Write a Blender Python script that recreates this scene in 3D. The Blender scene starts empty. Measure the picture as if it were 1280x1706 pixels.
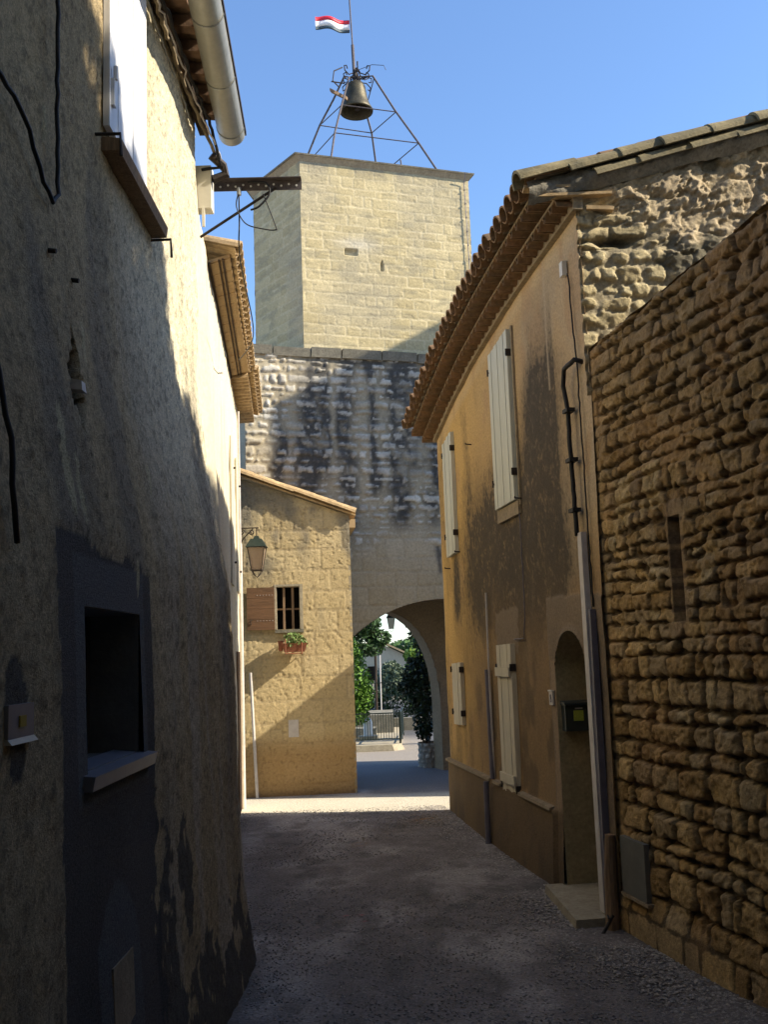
import bpy, math, random
import numpy as np
from mathutils import Vector, Matrix
random.seed(7); np.random.seed(7)
R_ = math.radians
scene = bpy.context.scene
col = scene.collection

# ------------------------------------------------------------------ camera
EYE = 2.0
th = math.atan(237 / 1700.0); ro = R_(2.0)
F_ = Vector((0, math.cos(th), math.sin(th)))
U0 = Vector((0, -math.sin(th), math.cos(th))); R0 = Vector((1, 0, 0))
Rr = math.cos(ro) * R0 - math.sin(ro) * U0
Ur = math.cos(ro) * U0 + math.sin(ro) * R0
cd = bpy.data.cameras.new('camera'); cam = bpy.data.objects.new('camera', cd); col.objects.link(cam)
cd.sensor_fit = 'VERTICAL'; cd.sensor_height = 24; cd.lens = 24 * 1700 / 1706.0
cd.clip_end = 2000; cd.clip_start = .05
m = Matrix((Rr, Ur, -F_)).transposed().to_4x4(); m.translation = Vector((0, 0, EYE))
cam.matrix_world = m
scene.camera = cam

# ------------------------------------------------------------------ light
EL = R_(35.5); AZ = R_(8.0)              # sun stands to the right (+X), a little behind the camera
world = bpy.data.worlds.new('World'); scene.world = world; world.use_nodes = True
wn = world.node_tree
sky = wn.nodes.new('ShaderNodeTexSky'); sky.sky_type = 'NISHITA'; sky.sun_disc = False
sky.sun_elevation = EL; sky.sun_rotation = R_(90) + AZ
sky.air_density = 1.0; sky.dust_density = .3; sky.ozone_density = 5.5
wn.links.new(sky.outputs[0], wn.nodes['Background'].inputs[0])
wn.nodes['Background'].inputs[1].default_value = .15
sl = bpy.data.lights.new('sun', 'SUN'); sl.energy = 5.0; sl.angle = R_(.5); sl.color = (1.0, .89, .70)
sun = bpy.data.objects.new('sun', sl); col.objects.link(sun)
SD = Vector((-math.cos(AZ) * math.cos(EL), math.sin(AZ) * math.cos(EL), -math.sin(EL)))
sun.rotation_euler = SD.to_track_quat('-Z', 'Y').to_euler(); sun.location = (20, 0, 20)
vs = scene.view_settings; vs.view_transform = 'Standard'; vs.look = 'None'; vs.gamma = 1; vs.exposure = 0.95
scene.cycles.max_bounces = 8; scene.cycles.diffuse_bounces = 5

# ------------------------------------------------------------------ noise
_T = {}
def vn(x, y, seed=0):
    if seed not in _T: _T[seed] = np.random.RandomState(seed).rand(256, 256)
    T = _T[seed]
    xi = np.floor(x).astype(int); yi = np.floor(y).astype(int)
    fx = x - xi; fy = y - yi; fx = fx*fx*(3-2*fx); fy = fy*fy*(3-2*fy)
    a = T[xi & 255, yi & 255]; b = T[(xi+1) & 255, yi & 255]; c = T[xi & 255, (yi+1) & 255]; d = T[(xi+1) & 255, (yi+1) & 255]
    return (a*(1-fx)+b*fx)*(1-fy) + (c*(1-fx)+d*fx)*fy
def fbm(x, y, seed=0, o=4):
    s = 0; a = .5; t = 0
    for i in range(o):
        s = s + a*vn(x*2**i+i*17.3, y*2**i+i*9.1, seed+i); t += a; a *= .5
    return s/t
def sst(a, b, x):
    t = np.clip((x-a)/(b-a), 0, 1); return t*t*(3-2*t)
def lerp(a, b, t): return a*(1-t)+b*t
def C3(c): return np.array(c, float)
def mixc(a, b, t):
    a = np.asarray(a, float); b = np.asarray(b, float); t = np.asarray(t)[..., None]
    return a*(1-t)+b*t

def facet(t, k=.16):
    """each stone's face tilted its own way"""
    return k*(np.modf(t*17.31)[0]-.5)*_LU+k*1.3*(np.modf(t*29.7)[0]-.6)*_LV
def stones(U, V, seed, hr, wr, rr=.03, warp=.03, gap=.012, jag=.012):
    """coursed stonework: e 0 in a stone's middle .. 1 in its joint, t a random tint, d a random relief"""
    rg = np.random.RandomState(seed)
    Uw = U + warp*(fbm(U*1.3, V*1.3, seed+1, 3)-.5)*2
    Vw = V + warp*(fbm(U*.9, V*2.0, seed+5, 3)-.5)*2
    j = jag*(fbm(U*14, V*14, seed+9, 3)-.5)*2
    v0, v1 = Vw.min()-.1, Vw.max()+.6
    edges = [v0]
    while edges[-1] < v1: edges.append(edges[-1]+rg.uniform(*hr))
    k = np.clip(np.searchsorted(edges, Vw.ravel())-1, 0, len(edges)-2).reshape(Vw.shape)
    ed = np.array(edges); lo = ed[k]; hi = ed[k+1]
    e = np.zeros_like(U); t = np.zeros_like(U); d = np.zeros_like(U); global _LU, _LV
    _LU = np.zeros_like(U); _LV = np.zeros_like(U)
    u0, u1 = Uw.min()-1, Uw.max()+1
    for kk in np.unique(k):
        us = [u0-rg.rand()]
        while us[-1] < u1: us.append(us[-1]+rg.uniform(*wr)*(1 if rg.rand() > .25 else .55))
        us = np.array(us); n = len(us)
        mk = k == kk
        q = np.clip(np.searchsorted(us, Uw[mk])-1, 0, n-2)
        tt = rg.rand(n); dd = rg.rand(n); sk = rg.rand(n)*gap*1.2; sk2 = rg.rand(n)*gap*2.0; tl = (rg.rand(n)-.5)*.12
        um = Uw[mk]; vm = Vw[mk]+tl[q]*(um-(us[q]+us[q+1])/2)
        du = np.minimum(um-us[q], us[q+1]-um)-gap*.5-sk[q]*.5+j[mk]
        dv = np.minimum(vm-lo[mk], hi[mk]-vm)-gap*.5-sk2[q]*.5+j[mk]
        a = np.clip(1-du/rr, 0, 1.2); b = np.clip(1-dv/rr, 0, 1.2)
        e[mk] = np.clip(np.sqrt(a*a+b*b), 0, 1); t[mk] = tt[q]; d[mk] = dd[q]
        _LU[mk] = um-(us[q]+us[q+1])/2; _LV[mk] = vm-(lo[mk]+hi[mk])/2
    return e, t, d

# ------------------------------------------------------------------ materials
def surf(name, c1=(.5, .5, .5), c2=None, scale=5, var=.2, vscale=40, bump=.3, bscale=70, rough=.9, metal=0, attr=False, stretch=(1, 1, 1), spec=.3):
    mt = bpy.data.materials.new(name); mt.use_nodes = True; nt = mt.node_tree; N = nt.nodes; L = nt.links
    bs = N['Principled BSDF']; bs.inputs['Roughness'].default_value = rough; bs.inputs['Metallic'].default_value = metal
    bs.inputs['Specular IOR Level'].default_value = spec
    tc = N.new('ShaderNodeTexCoord'); mp = N.new('ShaderNodeMapping'); mp.inputs['Scale'].default_value = stretch
    L.new(tc.outputs['Object'], mp.inputs['Vector'])
    def noise(s, d=5, r=.6):
        n = N.new('ShaderNodeTexNoise'); n.inputs['Scale'].default_value = s; n.inputs['Detail'].default_value = d; n.inputs['Roughness'].default_value = r
        L.new(mp.outputs[0], n.inputs['Vector']); return n
    if attr:
        at = N.new('ShaderNodeAttribute'); at.attribute_name = 'Col'; base = at.outputs['Color']
    else:
        n = noise(scale); cr = N.new('ShaderNodeValToRGB')
        cr.color_ramp.elements[0].position = .32; cr.color_ramp.elements[1].position = .68
        cr.color_ramp.elements[0].color = (*c1, 1); cr.color_ramp.elements[1].color = (*(c2 or tuple(x*.8 for x in c1)), 1)
        L.new(n.outputs['Fac'], cr.inputs[0]); base = cr.outputs[0]
    nv = noise(vscale, 6, .65); mr = N.new('ShaderNodeMapRange')
    mr.inputs['From Min'].default_value = .3; mr.inputs['From Max'].default_value = .7
    mr.inputs['To Min'].default_value = 1-var; mr.inputs['To Max'].default_value = 1+var
    L.new(nv.outputs['Fac'], mr.inputs['Value'])
    mx = N.new('ShaderNodeVectorMath'); mx.operation = 'SCALE'
    L.new(base, mx.inputs[0]); L.new(mr.outputs[0], mx.inputs['Scale'])
    L.new(mx.outputs[0], bs.inputs['Base Color'])
    if bump > 0:
        nb = noise(bscale, 6, .7); bp = N.new('ShaderNodeBump'); bp.inputs['Strength'].default_value = bump; bp.inputs['Distance'].default_value = .02
        L.new(nb.outputs['Fac'], bp.inputs['Height']); L.new(bp.outputs[0], bs.inputs['Normal'])
    return mt

M = dict(
    rough_render=surf('rough_render', attr=True, var=.5, vscale=85, bump=.9, bscale=110),
    plaster=surf('plaster', attr=True, var=.24, vscale=45, bump=.45, bscale=60),
    masonry=surf('masonry', attr=True, var=.20, vscale=28, bump=.35, bscale=45),
    rubble=surf('rubble', attr=True, var=.32, vscale=35, bump=.8, bscale=48),
    gravel=surf('gravel', attr=True, var=.45, vscale=42, bump=.9, bscale=38),
    stone=surf('stone', (.42, .37, .27), (.30, .26, .19), 6, .2, 30, .5, 45),
    grey_stone=surf('grey_stone', (.24, .22, .17), (.15, .14, .11), 6, .25, 30, .5, 45),
    cement=surf('cement', (.15, .148, .145), (.11, .108, .105), 3, .12, 25, .2, 60),
    cream_render=surf('cream_render', (.62, .56, .42), (.52, .46, .34), 2, .12, 25, .3, 60),
    tile=surf('tile', (.27, .155, .08), (.17, .115, .065), 5, .3, 25, .4, 50),
    old_tile=surf('old_tile', (.33, .27, .15), (.10, .09, .055), 5, .35, 20, .6, 40),
    ochre_tile=surf('ochre_tile', (.52, .37, .20), (.34, .24, .13), 5, .25, 25, .3, 50),
    soffit=surf('soffit', (.50, .36, .20), (.42, .28, .15), 3, .12, 20, .2, 50),
    mortar=surf('mortar', (.34, .27, .18), (.24, .19, .12), 6, .25, 30, .5, 50),
    dark_wood=surf('dark_wood', (.07, .045, .03), (.04, .028, .02), 8, .3, 20, .4, 40, stretch=(1, 1, .2)),
    rafter=surf('rafter', (.20, .12, .07), (.12, .07, .045), 8, .3, 20, .4, 40),
    red_wood=surf('red_wood', (.19, .10, .05), (.13, .07, .035), 6, .2, 30, .3, 40, rough=.7, stretch=(.3, 1, 3)),
    old_wood=surf('old_wood', (.30, .20, .12), (.2, .13, .08), 6, .3, 30, .4, 40, stretch=(3, 3, .3)),
    shutter=surf('shutter', (.60, .60, .50), (.52, .52, .43), 3, .12, 20, .2, 40, rough=.6, stretch=(3, 3, .3)),
    white_shutter=surf('white_shutter', (.78, .79, .82), (.72, .73, .76), 3, .06, 20, .1, 40, rough=.5, stretch=(3, 3, .3)),
    pale_shutter=surf('pale_shutter', (.62, .57, .44), (.54, .49, .37), 3, .15, 20, .2, 40, rough=.7, stretch=(3, 3, .3)),
    iron=surf('iron', (.035, .032, .03), (.05, .035, .028), 10, .3, 30, .2, 60, rough=.6, metal=.3),
    frame_iron=surf('frame_iron', (.115, .10, .105), (.085, .07, .07), 10, .3, 30, .2, 60, rough=.6, metal=.3),
    bronze=surf('bronze', (.10, .085, .05), (.055, .05, .035), 6, .3, 25, .2, 50, rough=.5, metal=.5),
    zinc=surf('zinc', (.44, .43, .37), (.38, .37, .32), 3, .1, 20, .1, 40, rough=.45, metal=.35),
    galvanised=surf('galvanised', (.30, .31, .30), (.22, .22, .21), 8, .2, 20, .1, 40, rough=.5, metal=.5),
    pvc_white=surf('pvc_white', (.62, .58, .55), (.52, .48, .45), 4, .12, 12, .05, 40, rough=.5),
    pvc_grey=surf('pvc_grey', (.16, .15, .18), (.12, .11, .14), 4, .15, 12, .05, 40, rough=.5),
    black_plastic=surf('black_plastic', (.012, .012, .014), (.02, .018, .018), 8, .2, 20, .2, 40, rough=.6),
    box_grey=surf('box_grey', (.24, .25, .29), (.20, .21, .25), 4, .08, 12, .03, 40, rough=.35, metal=.4),
    box_white=surf('box_white', (.74, .71, .62), (.68, .65, .56), 4, .06, 12, .03, 40, rough=.5),
    box_dark=surf('box_dark', (.055, .065, .065), (.045, .055, .055), 6, .15, 20, .03, 40, rough=.4, metal=.3),
    sticker=surf('sticker', (.42, .48, .08), (.36, .42, .07), 20, .2, 60, 0, rough=.6),
    print_white=surf('print_white', (.7, .7, .7), None, 20, .05, 60, 0, rough=.6),
    amber=surf('amber', (.32, .24, .04), None, 20, .1, 60, 0, rough=.4),
    void=surf('void', (.012, .011, .010), None, 4, .1, 12, 0, rough=1, spec=0),
    niche=surf('niche', (.42, .33, .20), (.28, .25, .15), 3, .25, 30, .4, 50),
    meter_grey=surf('meter_grey', (.17, .17, .15), (.13, .13, .115), 5, .15, 20, .15, 40, rough=.6),
    red=surf('red', (.62, .03, .05), None, 9, .1, 30, 0, rough=.5),
    white=surf('white', (.80, .80, .80), None, 9, .1, 30, 0, rough=.5),
    navy=surf('navy', (.05, .08, .10), None, 9, .1, 30, 0, rough=.5),
    terracotta=surf('terracotta', (.33, .13, .07), (.24, .09, .05), 9, .15, 30, .2, 60, rough=.8),
    bark=surf('bark', (.12, .085, .06), (.07, .05, .035), 9, .3, 30, .6, 30, stretch=(3, 3, .6)),
    green_iron=surf('green_iron', (.02, .035, .03), (.03, .04, .032), 9, .2, 30, .1, 60, rough=.5, metal=.3),
    asphalt=surf('asphalt', (.10, .10, .105), (.075, .075, .08), 3, .25, 60, .4, 70),
    house_pink=surf('house_pink', (.52, .44, .31), (.47, .39, .27), 2, .08, 12, .1, 30),
)
def leafmat(name):
    mt = surf(name, attr=True, var=.2, vscale=9, bump=0, rough=.55)
    mt.node_tree.nodes['Principled BSDF'].inputs['Specular IOR Level'].default_value = .25
    return mt
M['leaf'] = leafmat('leaf')
gl = bpy.data.materials.new('lamp_glass'); gl.use_nodes = True; b = gl.node_tree.nodes['Principled BSDF']
b.inputs['Base Color'].default_value = (.30, .22, .16, 1); b.inputs['Roughness'].default_value = .25; b.inputs['Alpha'].default_value = .75
M['glass'] = gl

# ------------------------------------------------------------------ object helpers
def tag(o, label=None, cat=None, group=None, kind=None):
    if label: o['label'] = label
    if cat: o['category'] = cat
    if group: o['group'] = group
    if kind: o['kind'] = kind
    return o
def thing(name, label, cat, loc=(0, 0, 0), group=None):
    o = bpy.data.objects.new(name, None); col.objects.link(o); o.location = loc; o.empty_display_size = .2
    return tag(o, label, cat, group)
def origin(p):
    while p is not None and p.parent is not None: p = p.parent
    return Vector(p.location) if p is not None else Vector((0, 0, 0))
def link(name, V, Fc, mat, parent=None, smooth=False, cols=None, loc=None, label=None):
    V = np.asarray(V, dtype=float)
    og = origin(parent) if parent is not None else Vector(loc or (0, 0, 0))
    V = V-np.array(og)
    me = bpy.data.meshes.new(name); me.from_pydata(V.tolist(), [], Fc if isinstance(Fc, list) else Fc.tolist()); me.update()
    if smooth: me.polygons.foreach_set('use_smooth', [True]*len(me.polygons))
    if cols is not None:
        a = me.color_attributes.new('Col', 'FLOAT_COLOR', 'POINT')
        cc = np.ones((len(V), 4)); cc[:, :3] = np.clip(cols, .003, .95); a.data.foreach_set('color', cc.ravel())
    o = bpy.data.objects.new(name, me); col.objects.link(o)
    me.materials.append(M[mat] if isinstance(mat, str) else mat)
    if parent is not None: o.parent = parent
    else: o.location = og
    if label: o['label'] = label
    return o
def grid(name, Us, Vs, pos, colf, mat, parent=None, hole=None, snap=None, loc=None, smooth=True):
    U, V = np.meshgrid(np.asarray(Us, float), np.asarray(Vs, float))
    if snap: U, V = snap(U, V)
    P = pos(U, V); nv, nu = U.shape
    ids = np.arange(nu*nv).reshape(nv, nu)
    Fc = np.stack([ids[:-1, :-1], ids[:-1, 1:], ids[1:, 1:], ids[1:, :-1]], -1)
    if hole is not None:
        uc = (U[:-1, :-1]+U[1:, 1:])/2; vc = (V[:-1, :-1]+V[1:, 1:])/2
        Fc = Fc[~hole(uc, vc)]
    Fc = Fc.reshape(-1, 4)
    c = colf(U, V).reshape(-1, 3) if colf else None
    used = np.zeros(nu*nv, bool); used[Fc.ravel()] = True
    mp = np.cumsum(used)-1
    return link(name, P.reshape(-1, 3)[used], mp[Fc], mat, parent, smooth, None if c is None else c[used], loc)
def lin(a, b, step, extra=()):
    n = max(1, int(round((b-a)/step))); s = list(np.linspace(a, b, n+1))
    for x in extra: # move the nearest line onto x
        i = min(range(len(s)), key=lambda q: abs(s[q]-x)); s[i] = x
    return np.array(s)

class MB:
    def __init__(s): s.v = []; s.f = []
    def add(s, vs, fs):
        b = len(s.v); s.v += [tuple(x) for x in vs]; s.f += [[b+i for i in f] for f in fs]; return s
    def hexa(s, p):   # 8 points: bottom 4 ccw, top 4 ccw
        return s.add(p, [[0, 3, 2, 1], [4, 5, 6, 7], [0, 1, 5, 4], [1, 2, 6, 5], [2, 3, 7, 6], [3, 0, 4, 7]])
    def box(s, o, a, b, c):  # origin corner and three edge vectors
        o, a, b, c = map(Vector, (o, a, b, c))
        return s.hexa([o, o+a, o+a+b, o+b, o+c, o+a+c, o+a+b+c, o+b+c])
    def aabb(s, x0, x1, y0, y1, z0, z1): return s.box((x0, y0, z0), (x1-x0, 0, 0), (0, y1-y0, 0), (0, 0, z1-z0))
    def tube(s, pts, r, n=8, cap=True):
        pts = [Vector(p) for p in pts]; rs = r if isinstance(r, (list, tuple)) else [r]*len(pts)
        rings = []; up = None
        for i, p in enumerate(pts):
            t = (pts[min(i+1, len(pts)-1)]-pts[max(i-1, 0)]).normalized()
            if up is None:
                a = Vector((0, 0, 1)) if abs(t.z) < .9 else Vector((1, 0, 0)); up = t.cross(a).normalized()
            up = (up-t*up.dot(t)).normalized(); w = t.cross(up)
            rings.append([p+(up*math.cos(2*math.pi*k/n)+w*math.sin(2*math.pi*k/n))*rs[i] for k in range(n)])
        vs_ = [q for r_ in rings for q in r_]; fs = []
        for i in range(len(pts)-1):
            for k in range(n): fs.append([i*n+k, i*n+(k+1) % n, (i+1)*n+(k+1) % n, (i+1)*n+k])
        if cap: fs.append(list(range(n))[::-1]); fs.append([(len(pts)-1)*n+k for k in range(n)])
        return s.add(vs_, fs)
    def bar(s, a, b, w, h=None):
        a, b = Vector(a), Vector(b); t = (b-a).normalized(); h = h or w
        q = Vector((0, 0, 1)) if abs(t.z) < .95 else Vector((1, 0, 0))
        x = t.cross(q).normalized()*w; y = x.cross(t).normalized()*h
        return s.box(a-x/2-y/2, b-a, x, y)
    def arc(s, p, ax, side, upv, r0, r1, L, a0=0, a1=math.pi, n=7, thick=.014):
        """half round tile: from p along ax by L, radii r0 to r1, opening away from upv"""
        p, ax, side, upv = map(Vector, (p, ax, side, upv)); o = []
        for (q, r) in ((p, r0), (p+ax*L, r1)):
            for rr in (r, r-thick):
                for k in range(n+1):
                    a = a0+(a1-a0)*k/n; o.append(q+side*math.cos(a)*rr+upv*math.sin(a)*rr)
        m_ = n+1; fs = []
        for k in range(n):
            fs.append([k, k+1, 2*m_+k+1, 2*m_+k]); fs.append([m_+k+1, m_+k, 3*m_+k, 3*m_+k+1])
            fs.append([k+1, k, m_+k, m_+k+1]); fs.append([2*m_+k, 2*m_+k+1, 3*m_+k+1, 3*m_+k])
        fs.append([0, 2*m_, 3*m_, m_]); fs.append([n, m_+n, 3*m_+n, 2*m_+n])
        return s.add(o, fs)
    def lathe(s, c, prof, n=20, ax=(0, 0, 1)):
        c = Vector(c); vs_ = []; 
        for (r, z) in prof:
            for k in range(n): vs_.append(c+Vector((r*math.cos(2*math.pi*k/n), r*math.sin(2*math.pi*k/n), z)))
        fs = [[i*n+k, i*n+(k+1) % n, (i+1)*n+(k+1) % n, (i+1)*n+k] for i in range(len(prof)-1) for k in range(n)]
        return s.add(vs_, fs)
    def build(s, name, mat, parent=None, smooth=False, loc=None, label=None):
        return link(name, s.v, s.f, mat, parent, smooth, None, loc, label)

def leaves(name, blobs, n, size, ca, cb, parent=None, seed=1, loc=None, flat=.0):
    """leaf quads filling the outer volume of several blobs (cx,cy,cz,rx,ry,rz)"""
    rg = np.random.RandomState(seed); bl = np.array(blobs, float)
    w = bl[:, 3]*bl[:, 4]*bl[:, 5]; w = w**.7; w = w/w.sum()
    k = rg.choice(len(bl), n, p=w); d = rg.normal(size=(n, 3)); d /= np.linalg.norm(d, axis=1)[:, None]
    r = rg.uniform(.45, 1.05, n)**.6
    c = bl[k, :3]+d*r[:, None]*bl[k, 3:]
    a = rg.normal(size=(n, 3)); a /= np.linalg.norm(a, axis=1)[:, None]
    b_ = np.cross(a, rg.normal(size=(n, 3))); b_ /= np.linalg.norm(b_, axis=1)[:, None]
    s_ = size*rg.uniform(.6, 1.3, n)[:, None]
    V = np.stack([c-a*s_, c+b_*s_*.45, c+a*s_, c-b_*s_*.45], 1).reshape(-1, 3)
    Fc = np.arange(4*n).reshape(n, 4)
    t = rg.rand(n)[:, None]; cc = C3(ca)*(1-t)+C3(cb)*t; cc = np.repeat(cc, 4, 0)
    return link(name, V, Fc, 'leaf', parent, False, cc, loc)

def plantobj(name, label, cat, loc, blobs, n, size, ca, cb, seed, trunk=None, group=None):
    t = thing(name, label, cat, loc, group)
    leaves('crown' if trunk else 'foliage', blobs, n, size, ca, cb, t, seed)
    if trunk:
        q = MB()
        for (pts, rs) in trunk: q.tube(pts, rs, 7)
        q.build('trunk', 'bark', t)
    return t

# ================================================================== GROUND
def ground_col(U, V):
    n = fbm(U*1.6, V*1.1, 31, 4); n2 = fbm(U*9, V*9, 35, 3)
    c = mixc((.225, .20, .19), (.37, .335, .315), sst(.40, .62, n))
    c = mixc(c, (.42, .385, .36), sst(.60, .70, n)*.7*(V < 12))
    c = mixc(c, (.09, .085, .08), sst(.60, .72, fbm(U*3.5, V*2, 37, 4))*.5)
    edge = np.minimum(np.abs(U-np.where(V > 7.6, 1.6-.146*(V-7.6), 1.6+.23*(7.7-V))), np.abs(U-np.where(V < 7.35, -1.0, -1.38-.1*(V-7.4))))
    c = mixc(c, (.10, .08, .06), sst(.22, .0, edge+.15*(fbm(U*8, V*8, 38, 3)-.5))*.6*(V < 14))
    c = c*(.75+.5*n2)[..., None]
    for (gx_, gy_, gr) in ((-.30, 8.2, .30), (-.86, 7.5, .10)):
        rr_ = np.hypot(U-gx_, (V-gy_)*.8)+.06*(fbm(U*9, V*9, 46, 3)-.5); c = mixc(c, (.12, .10, .10), (np.abs(rr_-gr) < .02)*.6); c = mixc(c, (.50, .10, .12), (rr_ < gr*.45)*sst(.56, .7, fbm(U*24, V*10, 48, 3))*.6)
    o = np.exp(-(((U-.37)/.20)**2+((V-12.9)/.35)**2))+.7*np.exp(-(((U+.38)/.07)**2+((V-11.3)/.14)**2))
    c = mixc(c, (.42, .24, .10), np.clip(o*.9, 0, 1)*sst(.35, .6, fbm(U*20, V*20, 44, 2)))
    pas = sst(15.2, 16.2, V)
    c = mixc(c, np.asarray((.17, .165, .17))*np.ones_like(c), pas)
    c = mixc(c, (.62, .57, .46), sst(13.4, 13.7, V)*(1-sst(14.9, 15.4, V))*.8)  # sunlit strip before the arch, its brightness painted into the ground colour
    c = mixc(c, (.28, .25, .22), sst(19.0, 19.6, V)); c = mixc(c, (.08, .08, .085), sst(24, 26, V))
    return c
def ground_pos(U, V):
    near = 1-sst(12, 16, V)
    z = near*(.012*(fbm(U*14, V*14, 3, 3)-.5)+.03*(fbm(U*1.2, V*1.2, 8, 2)-.5))
    return np.stack([U, V, z], -1)
ux = np.concatenate([[-400, -120, -40, -15, -7], lin(-3.2, 3.2, .03), [7, 15, 40, 120, 400]])
vy = np.concatenate([[-400, -60, -12, 0], lin(3.6, 16, .035), lin(16.1, 24, .12), [26, 30, 40, 80, 200, 700]])
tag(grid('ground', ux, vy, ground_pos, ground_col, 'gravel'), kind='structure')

# loose gravel along the foot of the right hand walls
rg = np.random.RandomState(5); n = 30000
sy = 4.3+9.6*rg.rand(n)**1.5; side = np.where(rg.rand(n) < .3, np.abs(rg.normal(0, .38, n)), rg.uniform(0, 3.0, n))
xr = np.where(sy > 7.7, 1.6-.146*(sy-7.6), 1.6+.23*(7.7-sy))
px_ = xr-.03-side; w = rg.uniform(.004, .016, n)*np.where(side < .5, 1.25, .85); kp = px_ > np.where(sy < 7.4, -.93, -1.4-.1*(sy-7.4)); px_, sy, side, w = px_[kp], sy[kp], side[kp], w[kp]; n = len(w)
pc = np.stack([px_, sy, .002+w*.05], 1)
Vv = []
oc = np.array([[1, 0, 0], [0, 1, 0], [-1, 0, 0], [0, -1, 0], [0, 0, .42], [0, 0, -.8]])
an = rg.uniform(0, 6.28, n); ca, sa = np.cos(an), np.sin(an)
j = oc[None]*(1+rg.uniform(-.35, .35, (n, 6, 1)))*w[:, None, None]
jx = j[..., 0]*ca[:, None]-j[..., 1]*sa[:, None]*.7; jy = j[..., 0]*sa[:, None]+j[..., 1]*ca[:, None]*.7
Vv = np.stack([jx, jy, j[..., 2]], -1)+pc[:, None]
ft = np.array([[0, 1, 4], [1, 2, 4], [2, 3, 4], [3, 0, 4], [1, 0, 5], [2, 1, 5], [3, 2, 5], [0, 3, 5]])
Ff = (ft[None]+np.arange(n)[:, None, None]*6).reshape(-1, 3)
t = rg.rand(n, 1); cc = np.repeat(C3((.27, .25, .235))*(1-t)+C3((.48, .44, .40))*t, 6, 0)
tag(link('loose_gravel', Vv.reshape(-1, 3), Ff, 'gravel', None, False, cc), kind='stuff', label='loose pale gravel scattered over the alley, thickest along the right hand walls', cat='gravel')

# ================================================================== LEFT RENDERED HOUSE (nearest on the left)
LZ = [-.2, 0, .5, 1, 2.5, 3.3, 4, 6.4]; LX = [-.93, -.95, -1.02, -1.05, -1.10, -1.24, -1.31, -1.31]
def lx(z): return np.interp(z, LZ, LX)
Lh = thing('rendered_house', 'tall house with rough grey patched render and a half-round gutter, nearest on the left', 'house', (-1.3, 5, 0))
def crack(U, V):
    cx = 3.93-.03*np.sin(V*9); w_ = .075*sst(2.90, 3.05, V)*(1-sst(3.1, 3.36, V))+.004
    return (np.abs(U-cx-.03*(fbm(U*30, V*18, 90, 3)-.5)*2) < w_*(.5+fbm(U*25, V*25, 91, 2))) & (V > 2.9) & (V < 3.34)
def patchm(U, V):
    w_ = (fbm(U*7, V*7, 60, 4)-.5)
    a = (U > 3.38+w_*.06) & (U < 4.68+w_*.3*(V < 1.5)) & (V < 2.45-.03*(U-3.4)+w_*.12)
    b_ = (((U-2.98)/.10)**2+((V-1.84)/(.19))**2) < 1+w_*1.4
    c_ = ((U-5.25)/.14)**2+((V-.95)/.26)**2 < 1+w_*3.5
    d_ = (U > 4.6) & (U < 5.0) & (V < .9+w_*1.6)
    e_ = (U > 4.9) & (V < .38+w_*1.1)
    return a, b_ | c_ | d_ | e_
def lcol(U, V):
    n = fbm(U*1.2, V*.5, 50, 4); g = fbm(U*6, V*2, 52, 3)
    c = mixc((.42, .32, .185), (.54, .42, .235), n)
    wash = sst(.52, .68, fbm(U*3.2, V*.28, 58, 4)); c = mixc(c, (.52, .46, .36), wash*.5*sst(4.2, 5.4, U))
    c = mixc(c, (.80, .72, .52), sst(4.4, 6.2, U)*sst(2.2, 3.4, V)*.9)  # upper far zone lightened: its blown-out sunlight is put into the colour
    c = mixc(c, (.19, .175, .15), sst(.56, .75, fbm(U*2.2, V*.35, 57, 4))*.55*sst(6.2, 4, V))
    pit = sst(.58, .72, fbm(U*34, V*40, 53, 3)); c = c*(1-.42*pit)[..., None]
    c = c*(.78+.44*fbm(U*40, V*48, 54, 2))[..., None]*(.86+.28*g)[..., None]
    a, b_ = patchm(U, V)
    tr = (.75+.5*fbm(U*3, V*1.2, 66, 4))[..., None]; c = c*(1-a[..., None])+a[..., None]*C3((.100, .090, .080))*tr; c = mixc(c, (.06, .058, .055), b_*.85)
    c = mixc(c, (.135, .132, .13), (a & (np.abs(U-4.05) < .50) & (V > 1.5) & (V < 2.4))*1.0)
    c = mixc(c, (.13, .13, .13), (a & (np.abs(U-4.03-.02) < .28) & (V < 1.18-((U-4.03)/.3)**2*.25))*1.)
    # pale yellow spots painted in for dapples of sunlight
    for (fu, fv, ru, rv) in ((3.86, 4.15, .02, .09), (3.62, 2.75, .05, .2), (3.75, 2.65, .03, .13), (4.15, 3.35, .025, .1), (4.46, 2.36, .03, .08), (5.0, 2.9, .03, .08), (3.2, 4.25, .03, .06)):
        q = ((U-fu)/ru)**2+((V-fv)/rv)**2+2.2*(fbm(U*22, V*9, 61, 3)-.5)
        c = mixc(c, (.60, .52, .30), (q < .9)*.8)
    c = mixc(c, (.02, .018, .016), crack(U, V)*1.0)
    return c
def lpos(U, V):
    flat = 1-np.exp(-(((U-4.05)/.3)**4+((V-.6)/.5)**4))-np.exp(-(((U-3.0)/.15)**4+((V-1.85)/.12)**4))-np.exp(-(((U-4.07)/.62)**4+((V-1.9)/.5)**4))
    x = lx(V)+.025*flat*(fbm(U*1.3, V*1.1, 40, 3)-.5)*2+.006*(fbm(U*16, V*16, 42, 3)-.5)*2*(~patchm(U, V)[0])+.011*(fbm(U*34, V*40, 53, 3)-.5)*(~patchm(U, V)[0])
    x = x-.05*sst(7.1, 7.34, U)**2+.015*(fbm(U*.5, V*2.2, 47, 3)-.5) - .05*crack(U, V)
    return np.stack([x, U, V], -1)
wy0, wy1, wz0, wz1 = 3.66, 4.48, 1.62, 2.21
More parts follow.
